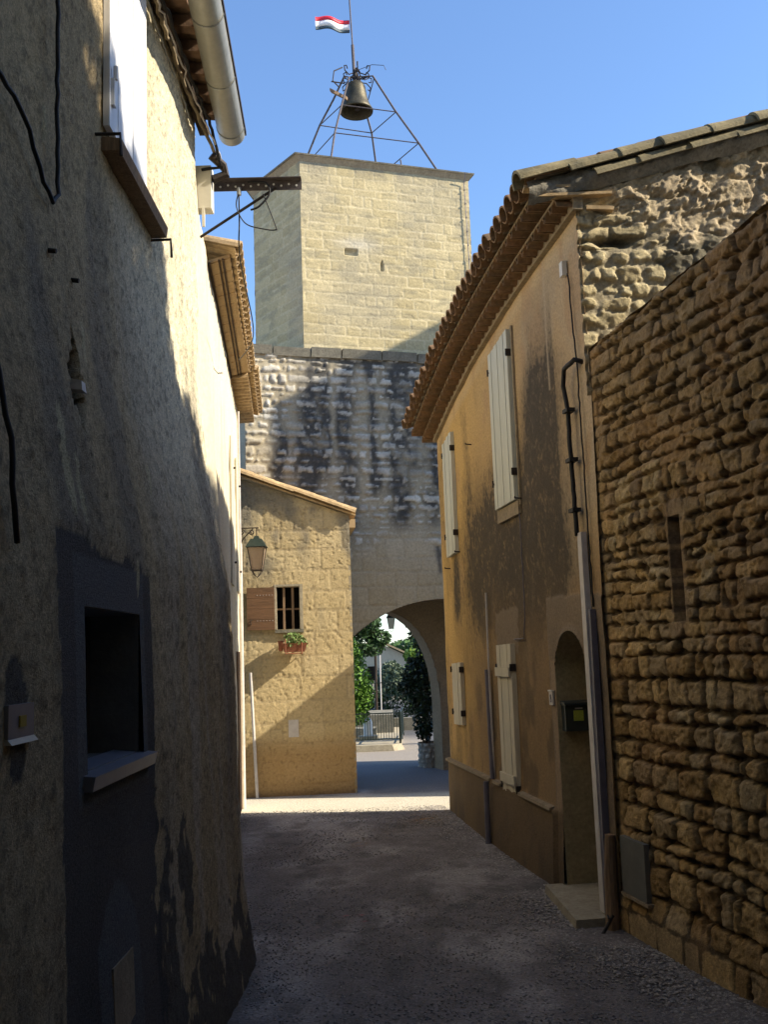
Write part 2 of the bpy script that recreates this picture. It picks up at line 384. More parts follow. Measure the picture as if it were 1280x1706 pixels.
grid('wall', np.concatenate([lin(.6, 2.0, .04)[:-1], lin(2.0, 7.34, .016, (wy0, wy1))]), lin(-.05, 6.15, .018, (wz0, wz1)), lpos, lcol, 'rough_render', Lh,
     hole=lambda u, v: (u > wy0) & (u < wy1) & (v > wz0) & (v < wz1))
mb = MB()   # far end wall, rear mass and the part behind the camera
mb.hexa([(-1.02, 7.33, -.1), (-6, 7.33, -.1), (-6, 7.0, -.1), (-1.02-.12, 7.0, -.1), (-1.37, 7.33, 6.1), (-6, 7.33, 6.1), (-6, 7.0, 6.1), (-1.45, 7.0, 6.1)])
mb.aabb(-6, -1.5, -7, 7.0, -.1, 5.95)
mb.aabb(-1.5, -1.2, -7, .62, -.1, 6.1)
mb.build('rear_wall', 'cream_render', Lh)
# window recess
wd = MB(); xw = -1.09
wd.box((xw-.002, wy0, wz0), (-.26, 0, 0), (0, .004, 0), (0, 0, wz1-wz0)); wd.box((xw-.002, wy1-.004, wz0), (-.26, 0, 0), (0, .004, 0), (0, 0, wz1-wz0))
wd.box((xw-.002, wy0, wz1-.004), (-.26, 0, 0), (0, wy1-wy0, 0), (0, 0, .004)); wd.box((xw-.002, wy0, wz0), (-.26, 0, 0), (0, wy1-wy0, 0), (0, 0, .004))
w0 = wd.build('window', 'cement', Lh)
MB().aabb(xw-.27, xw-.25, wy0, wy1, wz0, wz1).build('pane', 'void', w0)
MB().aabb(xw-.25, xw-.21, wy1-.14, wy1-.10, wz0, wz1).aabb(xw-.25, xw-.21, wy1-.05, wy1-.01, wz0, wz1).build('frame', 'dark_wood', w0)
s_ = MB(); s_.hexa([(-1.20, 3.60, 1.565), (-1.035, 3.60, 1.565), (-1.035, 4.55, 1.565), (-1.20, 4.55, 1.565), (-1.20, 3.60, 1.635), (-1.025, 3.60, 1.615), (-1.025, 4.55, 1.615), (-1.20, 4.55, 1.635)])
s_.build('sill', 'box_grey', w0)
# upper shuttered window
su = MB(); x0 = -1.285
for i in range(5):
    y0 = 4.66+i*.155; su.aabb(x0-.02, x0+.012+(i % 2)*.002, y0, y0+.151, 4.60, 6.0)
sh = su.build('shutter', 'white_shutter', Lh)
MB().aabb(x0+.012, x0+.03, 4.68, 4.72, 4.72, 4.86).tube([(x0+.03, 4.7, 4.86), (x0+.03, 4.7, 4.93)], .012).build('hinge', 'white_shutter', sh)
MB().hexa([(-1.36, 4.66, 4.47), (-1.225, 4.66, 4.47), (-1.225, 5.72, 4.47), (-1.36, 5.72, 4.47), (-1.36, 4.66, 4.55), (-1.215, 4.66, 4.53), (-1.215, 5.72, 4.53), (-1.36, 5.72, 4.55)]).build('sill', 'old_wood', Lh)
for (y0, z0) in ((4.56, 4.50), (5.70, 4.45)):
    MB().tube([(-1.34, y0, z0), (-1.20, y0+.02, z0+.01), (-1.195, y0+.02, z0-.10)], .009, 6).build('shutter_hook', 'iron', Lh)
for (y0, z0) in ((3.77, 3.60), (4.06, 3.59)):
    MB().tube([(-1.30, y0, z0), (-1.235, y0, z0-.01)], .010, 8).build('wall_stud', 'iron', Lh)
MB().hexa([(-1.25, 3.90, 3.08), (-1.17, 3.90, 3.07), (-1.17, 3.96, 3.07), (-1.25, 3.96, 3.08), (-1.25, 3.90, 3.125), (-1.175, 3.905, 3.11), (-1.175, 3.955, 3.11), (-1.25, 3.96, 3.125)]).build('pipe_stub', 'pvc_white', Lh)
# meter cover
MB().hexa([(-1.12, 3.90, .1), (-1.012, 3.90, .1), (-1.012, 4.19, .1), (-1.12, 4.19, .1), (-1.12, 3.90, .90), (-1.042, 3.90, .90), (-1.042, 4.19, .90), (-1.12, 4.19, .90)]).build('meter_cover', 'mortar', Lh)
# intercom plate
ic = MB().aabb(-1.12, -1.065, 2.885, 3.09, 1.80, 1.895).build('intercom', 'box_grey', Lh)
MB().hexa([(-1.12, 2.88, 1.785), (-1.052, 2.88, 1.785), (-1.052, 3.095, 1.785), (-1.12, 3.095, 1.785), (-1.12, 2.88, 1.80), (-1.065, 2.88, 1.80), (-1.065, 3.095, 1.80), (-1.12, 3.095, 1.80)]).build('lip', 'zinc', ic)
MB().aabb(-1.065, -1.060, 2.965, 3.015, 1.83, 1.862).build('button', 'amber', ic)
# cables on the wall
def wire(pts, r, name, mat, parent, n=6, wob=.006, seed=2):
    rg_ = random.Random(seed); out = []
    for i in range(len(pts)-1):
        a, b_ = Vector(pts[i]), Vector(pts[i+1]); k = max(2, int((b_-a).length/.06))
        for q in range(k): out.append(a.lerp(b_, q/k)+Vector((rg_.uniform(-wob, wob), rg_.uniform(-wob, wob), rg_.uniform(-wob, wob))))
    out.append(Vector(pts[-1])); return MB().tube(out, r, n).build(name, mat, parent, True)
wire([(-1.28, 3.90, 6.0), (-1.28, 3.89, 4.9), (-1.27, 3.87, 4.3), (-1.26, 3.86, 3.86), (-1.255, 3.80, 3.80), (-1.26, 3.70, 3.84), (-1.27, 3.55, 3.97), (-1.27, 3.40, 4.02), (-1.27, 3.2, 4.02)], .009, 'cable', 'black_plastic', Lh, wob=.005)
wire([(-1.15, 2.93, 3.0), (-1.08, 2.93, 2.6), (-1.07, 2.92, 2.46), (-1.075, 2.96, 2.36)], .009, 'cable', 'black_plastic', Lh, wob=.005)
# eave: plate, rafters, tiles, gutter
for k in range(18):
    y0 = 2.75+k*.27
    if y0 > 7.2: break
    MB().hexa([(-1.5, y0, 6.03), (-1.10, y0, 5.99), (-1.10, y0+.08, 5.99), (-1.5, y0+.08, 6.03), (-1.5, y0, 6.12), (-1.10, y0, 6.07), (-1.10, y0+.08, 6.07), (-1.5, y0+.08, 6.12)]).build('rafter_end', 'rafter', Lh)
rf = MB(); rf.hexa([(-1.6, 2.5, 6.14), (-1.02, 2.5, 6.08), (-1.10, 7.3, 6.08), (-1.6, 7.3, 6.14), (-1.6, 2.5, 6.17), (-1.02, 2.5, 6.11), (-1.10, 7.3, 6.11), (-1.6, 7.3, 6.17)])
for k in range(21):
    y0 = 2.6+k*.22; rf.arc((-1.0-(y0-2.6)*.012, y0+.1, 6.10), (-.96, 0, .26), (0, 1, 0), (.26, 0, .96), .10, .085, 3.2)
rf.hexa([(-6.5, 2.5, 7.5), (-1.55, 2.5, 6.17), (-1.55, 7.3, 6.17), (-6.5, 7.3, 7.5), (-6.5, 2.5, 7.55), (-1.55, 2.5, 6.22), (-1.55, 7.3, 6.22), (-6.5, 7.3, 7.55)])
rf.build('roof', 'tile', Lh)
MB().bar((-1.27, 2.5, 5.985), (-1.27, 7.3, 5.985), .07, .05).build('wall_plate', 'dark_wood', Lh)
wire([(-1.28, 2.4, 5.93), (-1.27, 4, 5.93), (-1.27, 5.5, 5.94), (-1.27, 6.4, 5.92), (-1.24, 7.1, 5.90), (-1.18, 7.35, 5.80)], .014, 'cable_bundle', 'mortar', Lh, wob=.008, seed=4)
wire([(-1.22, 2.4, 5.95), (-1.21, 4, 5.95), (-1.22, 5.5, 5.91), (-1.21, 6.4, 5.93), (-1.18, 7.1, 5.90), (-1.16, 7.33, 5.72), (-1.30, 7.33, 5.70)], .012, 'cable_bundle', 'black_plastic', Lh, wob=.010, seed=9)
wire([(-1.30, 2.4, 5.86), (-1.295, 4, 5.86), (-1.295, 5.5, 5.87), (-1.30, 6.9, 5.86)], .008, 'cable_bundle', 'zinc', Lh, wob=.006, seed=12)
wire([(-1.25, 2.4, 5.90), (-1.24, 4, 5.91), (-1.25, 5.5, 5.90), (-1.22, 6.9, 5.90), (-1.15, 7.34, 5.77)], .007, 'cable_bundle', 'pvc_white', Lh, wob=.012, seed=15)
MB().tube([(-1.22, 7.30, 5.80), (-1.14, 7.36, 5.74), (-1.12, 7.38, 5.68), (-1.22, 7.36, 5.63)], .035, 8).build('junction_box', 'iron', Lh)
gA, gB = Vector((-.84, 2.7, 6.03)), Vector((-1.07, 7.36, 6.0))
g = MB(); ax = (gB-gA).normalized(); sd = ax.cross(Vector((0, 0, 1))).normalized(); up = Vector((0, 0, -1))
g.arc(gA, ax, sd, up, .102, .102, (gB-gA).length, n=16, thick=.004)
vsg = [gB+sd*math.cos(math.pi*k/16)*.102+up*math.sin(math.pi*k/16)*.102 for k in range(17)]
g.add(vsg, [list(range(17))])
gu = g.build('gutter', 'zinc', Lh, True)
for q in (.50, .68, .83, .975):
    p = gA.lerp(gB, q); bk = MB(); bk.arc(p, ax, sd, up, .106, .106, .012, n=16, thick=.006); bk.build('bracket', 'galvanised', gu)
MB().bar(gA+sd*.105+Vector((0, 0, .012)), gB+ax*.02+sd*.105+Vector((0, 0, .012)), .012, .035).build('rim', 'iron', gu)
# white meter box near the far corner
MB().box((-1.36, 7.34, 5.40), (.13, 0, 0), (0, .12, 0), (0, 0, .34)).box((-1.30, 7.33, 5.25), (.02, 0, 0), (0, .02, 0), (0, 0, .15)).build('junction_box', 'box_white', Lh, label='white plastic junction box at the far corner of the wall')

# steel arm with hanging cables
am = thing('steel_bracket_arm', 'perforated steel arm with a diagonal brace reaching over the alley before the tower', 'bracket', (-1.36, 7.6, 5.6))
a_ = MB(); a_.box((-1.36, 7.60, 5.655), (.80, 0, -.01), (0, .008, 0), (0, 0, .075)); a_.box((-1.36, 7.54, 5.73), (.80, 0, -.01), (0, .068, 0), (0, 0, .006))
a_.build('angle_bar', 'frame_iron', am)
for k in range(12):
    MB().tube([(-1.26+k*.06, 7.597, 5.70-(k % 2)*.012-.01*k/12), (-1.26+k*.06, 7.599, 5.70-(k % 2)*.012-.01*k/12)], .009, 10).build('bolt', 'print_white', am)
MB().tube([(-1.36, 7.58, 5.27), (-.76, 7.58, 5.655)], .011, 6).build('brace', 'iron', am)
MB().tube([(-1.05, 7.57, 5.66), (-1.05, 7.57, 5.60)], .018, 8).build('clamp', 'galvanised', am)
def curve(pts, r, name, mat, parent):
    P = [Vector(p) for p in pts]; out = []
    P = [P[0]]+P+[P[-1]]
    for i in range(1, len(P)-2):
        for q in range(8):
            t = q/8; a, b_, c, d = P[i-1:i+3]
            out.append(.5*((2*b_)+(-a+c)*t+(2*a-5*b_+4*c-d)*t*t+(-a+3*b_-3*c+d)*t**3))
    out.append(P[-2]); return MB().tube(out, r, 6).build(name, mat, parent, True)
curve([(-.98, 7.56, 5.70), (-.84, 7.56, 5.69), (-.81, 7.56, 5.60), (-.89, 7.56, 5.50), (-.96, 7.56, 5.47)], .008, 'cable', 'black_plastic', am)
curve([(-1.05, 7.56, 5.62), (-1.07, 7.56, 5.50), (-1.0, 7.56, 5.36), (-.86, 7.56, 5.31), (-.77, 7.56, 5.30), (-.77, 7.56, 5.34), (-.86, 7.56, 5.60)], .005, 'cable', 'black_plastic', am)
curve([(-1.05, 7.56, 5.62), (-1.055, 7.6, 5.4), (-1.08, 7.8, 5.15), (-1.2, 9.5, 5.1), (-1.55, 11, 5.3)], .006, 'cable', 'black_plastic', am)

# ================================================================== LEFT TILED HOUSE beyond
def l2x(y): return -1.38-.1*(y-7.4)
H2 = thing('tiled_house', 'sunlit cream rendered house with a warm tiled eave, behind the nearest house on the left', 'house', (-1.8, 11, 0))
E2 = 14.5
def l2col(U, V):
    n = fbm(U*2, V*1.2, 70, 4); c = mixc((.74, .66, .48), (.66, .58, .41), n)
    c = mixc(c, (.30, .26, .2), sst(.62, .72, fbm(U*5, V*1.5, 71, 4))*.35)
    return c
grid('wall', lin(7.34, E2, .04), lin(-.05, 5.62, .04), lambda U, V: np.stack([l2x(U)+.012*(fbm(U*3, V*3, 72, 3)-.5)*2, U, V], -1), l2col, 'plaster', H2)
MB().hexa([(l2x(E2), E2, -.05), (-6, E2, -.05), (-6, 7.4, -.05), (l2x(7.4)-.2, 7.4, -.05), (l2x(E2), E2, 5.6), (-6, E2, 5.6), (-6, 7.4, 5.6), (l2x(7.4)-.2, 7.4, 5.6)]).build('rear_wall', 'cream_render', H2)
# eaves: flat terracotta soffit, then corbelled tiles
def l2p(y, off, z): return (l2x(y)+off, y, z)
so = MB()
so.hexa([l2p(8.95, -.02, 5.60), l2p(8.95, .20, 5.66), l2p(12.75, .24, 5.66), l2p(12.75, -.02, 5.60), l2p(8.95, -.02, 5.63), l2p(8.95, .20, 5.69), l2p(12.75, .24, 5.69), l2p(12.75, -.02, 5.63)])
for k in range(13):
    y0 = 8.97+k*.29; so.hexa([l2p(y0, .0, 5.597), l2p(y0, .2, 5.655), l2p(y0+.275, .2, 5.655), l2p(y0+.275, .0, 5.597), l2p(y0, .0, 5.604), l2p(y0, .2, 5.662), l2p(y0+.275, .2, 5.662), l2p(y0+.275, .0, 5.604)])
so.build('soffit', 'soffit', H2)
MB().bar(l2p(8.9, .10, 5.615), l2p(12.75, .10, 5.615), .014, .012).bar(l2p(8.9, .135, 5.625), l2p(12.75, .135, 5.625), .014, .012).bar(l2p(8.9, .012, 5.585), l2p(12.75, .012, 5.585), .02, .02).build('batten', 'dark_wood', H2)
ge = MB(); y0 = 12.80
ge.hexa([l2p(12.75, -.02, 5.66), l2p(12.75, .22, 5.69), l2p(15.2, .22, 5.69), l2p(15.2, -.02, 5.66), l2p(12.75, -.02, 5.70), l2p(12.75, .30, 5.73), l2p(15.2, .28, 5.73), l2p(15.2, -.02, 5.70)])
while y0 < 15.2:
    ge.arc(l2p(y0, -.02, 5.57), (1, 0, .04), (0, 1, 0), (0, 0, 1), .075, .082, .24); y0 += .17
ge.build('corbel_tiles', 'ochre_tile', H2)
r2 = MB(); y0 = 8.9
while y0 < 15.25:
    o_ = .30 if y0 < 12.7 else .34
    r2.arc(l2p(y0, o_, 5.70), (-.97, 0, .24), (0, 1, 0), (.24, 0, .97), .085, .075, .45)
    r2.arc(l2p(y0+.1, o_-.03, 5.745), (-.97, 0, .24), (0, 1, 0), (-.24, 0, -.97), .075, .07, .45)
    r2.arc(l2p(y0, o_-.42, 5.80), (-.97, 0, .24), (0, 1, 0), (.24, 0, .97), .085, .075, 3.5); y0 += .2
r2.hexa([l2p(8.85, .25, 5.70), (-6, 8.85, 6.9), (-6, 15.2, 6.9), l2p(15.2, .25, 5.70), l2p(8.85, .25, 5.72), (-6, 8.85, 6.93), (-6, 15.2, 6.93), l2p(15.2, .25, 5.72)])
r2.build('roof', 'ochre_tile', H2)
# open shutters seen edge on, doors and pipework
for (ya, yb, z0, z1) in ((12.15, 12.7, 2.9, 4.7), (13.55, 14.1, 2.9, 4.7)):
    q = MB(); q.box(l2p(ya, .0, z0), (.022, 0, 0), (l2x(yb)-l2x(ya), yb-ya, 0), (0, 0, z1-z0)); s2 = q.build('shutter', 'pale_shutter', H2)
    for zz in (z0+.3, z1-.3): MB().tube([l2p(yb, .02, zz), l2p(yb, .05, zz)], .014).build('hinge', 'iron', s2)
q = MB(); q.box(l2p(13.25, 0, .05), (.02, 0, 0), (-.07, .7, 0), (0, 0, 2.05)); q.build('door', 'old_wood', H2)
MB().tube([l2p(14.2, .03, 0), l2p(14.2, .03, 3.6)], .025).tube([l2p(14.2, .03, 3.6), l2p(14.2, .03, 5.5)], .015).build('drainpipe', 'pvc_white', H2)
MB().box((-2.2, 14.505, 1.75), (.12, 0, 0), (0, .03, 0), (0, 0, .36)).build('letter_box', 'box_white', H2)

# ================================================================== ANNEX
An = thing('stone_annex', 'low ashlar building with a sloping tile roof and small barred window beside the archway', 'building', (-1.3, 15.34, 0))
AY = 15.34
def atop(x): return 4.70+(x+2.13)*(-.61/1.67)
def acol(U, V):
    e, t, d = stones(U, V, 101, (.27, .36), (.42, .75), rr=.02, warp=.012, gap=.012, jag=.010)
    c = mixc((.50, .385, .20), (.57, .455, .26), t)
    c = mixc(c, (.42, .33, .19), sst(.6, 1, e)*.6)
    low = sst(1.0, .55, V); c = mixc(c, (.36, .225, .095), low*.8)  # lower band darkened, deepening the annex shadow in the colour
    hi = sst(2.9, 3.5, V)*(1-np.exp(-((U+.85)/.16)**2))*sst(.38, .62, fbm(U*2.2, V*1.3, 103, 4)+.18*sst(3.2, 4.2, V))
    c = mixc(c, (.155, .145, .12), hi*.78)
    st = sst(.5, .62, fbm(U*5, V*.9, 107, 4))*np.exp(-((U+1.1)/.13)**2)*sst(3.2, 2.7, V)*sst(2.2, 2.7, V)
    c = mixc(c, (.2, .19, .16), st*.6)
    c = mixc(c, (.2, .12, .06), sst(.12, 0, V)*.6)
    pit = sst(.64, .70, fbm(U*24, V*24, 105, 3)); c = c*(1-.2*pit)[..., None]
    return c
def apos(U, V):
    e, t, d = stones(U, V, 101, (.27, .36), (.42, .75), rr=.02, warp=.012, gap=.012, jag=.010)
    h = -.003*e**2+.003*d+.0065*(fbm(U*7, V*7, 102, 4)-.5)*sst(.8, 1.1, V)+.005*(fbm(U*22, V*22, 108, 3)-.5)-.005*sst(.64, .70, fbm(U*24, V*24, 105, 3))
    z = V*atop(U)/4.4
    return np.stack([U, AY-h, z], -1)
ax0, ax1, az0, az1 = -1.66, -1.31, 2.42, 3.06
us = lin(-2.3, -.53, .014, (ax0, ax1))
# holes are cut in real height, so build the wall in four strips round the window
def aposz(U, V):
    p = apos(U, V); p[..., 2] = V; return p
def asnap(U, V):
    tp = atop(U); return U, np.where(V > 3.3, 3.3+(V-3.3)*(tp-3.3)/(4.76-3.3), V)
grid('wall', us, lin(-.05, 4.76, .016, (az0, az1, 3.3)), aposz, acol, 'masonry', An, snap=asnap,
     hole=lambda u, v: (u > ax0) & (u < ax1) & (v > az0) & (v < az1))
MB().hexa([(-.535, AY, -.05), (-.535, 16.7, -.05), (-.56, 16.7, -.05), (-.56, AY, -.05), (-.535, AY, 4.08), (-.535, 16.7, 4.08), (-.56, 16.7, 4.1), (-.56, AY, 4.1)]).build('side_wall', 'stone', An)
mb = MB(); mb.aabb(ax0, ax1, AY+.16, AY+.18, az0, az1)
w1 = mb.build('window', 'void', An)
MB().aabb(ax0, ax0+.006, AY-.002, AY+.16, az0, az1).aabb(ax1-.006, ax1, AY-.002, AY+.16, az0, az1).aabb(ax0, ax1, AY-.002, AY+.16, az1-.006, az1).build('reveal', 'cream_render', w1)
MB().aabb(ax0-.03, ax0, AY-.025, AY+.02, az0, az1+.03).aabb(ax1, ax1+.045, AY-.02, AY+.02, az0, az1+.03).aabb(ax0, ax1, AY-.024, AY+.02, az1, az1+.03).build('frame', 'stone', w1)
for xx in (-1.565, -1.435):
    MB().aabb(xx, xx+.035, AY+.03, AY+.06, az0, az1).build('bar', 'old_wood', w1)
MB().aabb(ax0, ax1, AY+.062, AY+.08, 2.71, 2.735).build('bar', 'old_wood', w1)
MB().aabb(ax0-.03, ax1+.05, AY-.05, AY+.1, az0-.05, az0-.003).build('sill', 'grey_stone', w1)
s3 = MB()
for k in range(4): s3.aabb(-2.10, -1.69, AY-.055, AY-.025, 2.42+k*.158, 2.42+k*.158+.155)
s3 = s3.build('shutter', 'red_wood', An)
for z0 in (2.55, 2.93):
    for k in range(6): MB().aabb(-1.95+k*.045, -1.94+k*.045, AY-.060, AY-.055, z0, z0+.010).build('stud', 'pvc_white', s3)
MB().tube([(-2.04, AY-.06, 2.50), (-2.05, AY-.075, 2.56), (-2.02, AY-.06, 2.57)], .006).build('latch', 'iron', s3)
MB().aabb(-1.52, -1.37, AY-.012, AY+.01, .84, 1.09).build('meter_cover', 'pvc_white', An)
MB().tube([(-2.06, AY-.1, 1.80), (-1.99, AY-.1, .0)], .022).build('drainpipe', 'pvc_white', An)
# annex roof
ar = MB(); sl_ = Vector((1.67, 0, -.61)).normalized(); nr = Vector((.61, 0, 1.67)).normalized()
p0 = Vector((-2.25, AY-.06, atop(-2.25)+.02)); Lr = 1.93
ar.box(p0, sl_*Lr, Vector((0, 1.6, .0)), nr*.022)
p0 = p0+nr*.025
for row in range(8):
    yy = .03+row*.2
    for k in range(6):
        q = p0+Vector((0, yy, 0))+sl_*(Lr-.02-k*.33)+nr*(.012+.004*((row+k) % 3))
        ar.arc(q, -sl_+nr*.03, (0, 1, 0), nr, .085+.004*(k % 2), .07, .38)
for row in range(7):
    ar.arc(p0+Vector((0, .13+row*.2, 0))+sl_*(Lr-.01)+nr*.05, -sl_, (0, 1, 0), -nr, .07, .07, 1.9)
ar.build('roof', 'ochre_tile', An)
MB().aabb(-.56, -.44, AY+.0, AY+1.3, 3.93, 4.06).build('eave_board', 'soffit', An)

# flower box
fb = thing('flower_box', 'terracotta trough planted with green leaves under the barred window', 'flower box', (-1.42, AY-.12, 2.1))
MB().hexa([(-1.56, AY-.20, 2.08), (-1.26, AY-.20, 2.08), (-1.26, AY-.06, 2.08), (-1.56, AY-.06, 2.08), (-1.60, AY-.22, 2.21), (-1.22, AY-.22, 2.21), (-1.22, AY-.05, 2.21), (-1.60, AY-.05, 2.21)]).build('trough', 'terracotta', fb)
MB().tube([(-1.54, AY-.22, 2.27), (-1.54, AY-.23, 2.05), (-1.54, AY-.02, 2.05)], .008, 6).tube([(-1.30, AY-.22, 2.22), (-1.30, AY-.23, 2.05), (-1.30, AY-.02, 2.05)], .008, 6).tube([(-1.54, AY-.22, 2.06), (-1.30, AY-.22, 2.06)], .008, 6).build('bracket', 'terracotta', fb)
MB().lathe((-1.61, AY-.10, 2.10), [(.001, 0), (.03, .0), (.042, .15), (.034, .15), (.001, .02)], 12).build('side_pot', 'terracotta', fb)
leaves('plant', [(-1.42, AY-.14, 2.28, .15, .09, .09), (-1.35, AY-.16, 2.24, .12, .08, .08), (-1.28, AY-.16, 2.19, .07, .06, .06), (-1.48, AY-.20, 2.20, .06, .04, .05)], 620, .02, (.06, .13, .03), (.26, .36, .12), fb, 3)

for o_ in (An, fb):
    dx, dy = o_.location.x+1.3, o_.location.y-15.34; a_r = R_(6.0)
    o_.location.x = -1.3+dx*math.cos(a_r)-dy*math.sin(a_r); o_.location.y = 15.34+dx*math.sin(a_r)+dy*math.cos(a_r); o_.rotation_euler.z = a_r

# wall lantern on bracket
def lantern(name, label, c, s, parent_pts, mat_body='iron'):
    t = thing(name, label, 'lantern', c)
    cx, cy, cz = c
    gb = MB(); gb.hexa([(cx-.075*s, cy-.075*s, cz-.17*s), (cx+.075*s, cy-.075*s, cz-.17*s), (cx+.075*s, cy+.075*s, cz-.17*s), (cx-.075*s, cy+.075*s, cz-.17*s), (cx-.13*s, cy-.13*s, cz+.17*s), (cx+.13*s, cy-.13*s, cz+.17*s), (cx+.13*s, cy+.13*s, cz+.17*s), (cx-.13*s, cy+.13*s, cz+.17*s)])
    gb.build('glass', 'glass', t)
    fr = MB()
    for (sx, sy_) in ((-1, -1), (1, -1), (1, 1), (-1, 1)):
        fr.bar((cx+sx*.077*s, cy+sy_*.077*s, cz-.18*s), (cx+sx*.133*s, cy+sy_*.133*s, cz+.18*s), .014*s)
        fr.tube([(cx+sx*.077*s, cy+sy_*.077*s, cz-.18*s), (cx+sx*.05*s, cy+sy_*.05*s, cz-.24*s), (cx, cy, cz-.29*s)], .006*s, 5)
    for zz, w_ in ((-.18, .08), (.18, .135)):
        for (a, b_) in (((-1, -1), (1, -1)), ((1, -1), (1, 1)), ((1, 1), (-1, 1)), ((-1, 1), (-1, -1))):
            fr.bar((cx+a[0]*w_*s, cy+a[1]*w_*s, cz+zz*s), (cx+b_[0]*w_*s, cy+b_[1]*w_*s, cz+zz*s), .016*s)
    fr.build('frame', mat_body, t)
    hd = MB(); hd.hexa([(cx-.16*s, cy-.16*s, cz+.18*s), (cx+.16*s, cy-.16*s, cz+.18*s), (cx+.16*s, cy+.16*s, cz+.18*s), (cx-.16*s, cy+.16*s, cz+.18*s), (cx-.085*s, cy-.085*s, cz+.31*s), (cx+.085*s, cy-.085*s, cz+.31*s), (cx+.085*s, cy+.085*s, cz+.31*s), (cx-.085*s, cy+.085*s, cz+.31*s)])
    hd.hexa([(cx-.05*s, cy-.05*s, cz+.31*s), (cx+.05*s, cy-.05*s, cz+.31*s), (cx+.05*s, cy+.05*s, cz+.31*s), (cx-.05*s, cy+.05*s, cz+.31*s), (cx-.03*s, cy-.03*s, cz+.36*s), (cx+.03*s, cy-.03*s, cz+.36*s), (cx+.03*s, cy+.03*s, cz+.36*s), (cx-.03*s, cy+.03*s, cz+.36*s)])
    hd.build('hood', 'green_iron', t)
    bk = MB()
    for p in parent_pts: bk.tube(p, .010*s, 6)
    bk.build('bracket', mat_body, t)
    return t
def scroll(c, r, turns, ax, n=22, s0=0):
    out = []
    for k in range(n+1):
        a = s0+turns*2*math.pi*k/n; q = r*(1-.75*k/n); out.append(Vector(c)+Vector(ax)*math.cos(a)*q+Vector((0, 0, 1))*math.sin(a)*q)
    return out
lc = (-1.85, 14.6, 3.42)
lantern('wall_lantern', 'old lantern with a green hood and brown glass on an iron bracket by the annex', lc, .92,
        [[(-2.1, 14.6, 3.87), (-1.82, 14.6, 3.87)], [(-2.1, 14.6, 3.98), (-2.1, 14.6, 3.50)], [(-1.85, 14.6, 3.87), (-1.85, 14.6, 3.74)],
         scroll((-2.06, 14.6, 3.81), .045, 1.3, (1, 0, 0)), scroll((-1.92, 14.6, 3.81), .04, -1.3, (-1, 0, 0)), [(-2.1, 14.6, 3.62), (-2.04, 14.6, 3.72), (-1.96, 14.6, 3.80), (-1.9, 14.6, 3.86)]])

# ================================================================== GATE WALL
O2 = np.array([.96, 17.0]); eu = np.array([.951, .309]); ev = np.array([-.309, .951])
def W3(u, v, z): return (O2[0]+eu[0]*u+ev[0]*v, O2[1]+eu[1]*u+ev[1]*v, z)
def W3a(U, Vv_, Z): return np.stack([O2[0]+eu[0]*U+ev[0]*Vv_, O2[1]+eu[1]*U+ev[1]*Vv_, Z], -1)
Gt = thing('gate_wall', 'high rubble stone wall with dark lichen streaks, pierced by the archway', 'wall', W3(0, .6, 0))
UL, UR, GT = -3.3, 3.2, 6.92
NR, NC, NH = 2.48, .40, 1.9          # near arch: radius, crown height is NC+NR, half width
def arch_top(u):
    return np.where(np.abs(u) < NH, NC+np.sqrt(np.clip(NR**2-u**2, 0, None)), -1)
def inarch(u, v): return (np.abs(u) < NH) & (v < arch_top(u))
def gsnap(U, V):
    for s in (-1, 1):
        U = np.where((np.abs(U-s*NH) < .013) & (V < 2.1), s*NH, U)
    t = arch_top(U); U2 = U; V2 = np.where((np.abs(V-t) < .0125) & (np.abs(U) <= NH), t, V)
    return U2, V2
def gst(U, V):
    e, t, d = stones(U, V, 201, (.085, .17), (.13, .40), rr=.030, warp=.05, gap=.030, jag=.034)
    e2, t2, d2 = stones(U, V, 211, (.20, .34), (.3, .6), rr=.02, warp=.01, gap=.01, jag=.01)
    up = sst(3.6, 4.1, V+.9*(fbm(U*.9, V*.6, 213, 3)-.5)+.25*np.sin(U*3))
    return e, t, d, e2, t2, d2, up
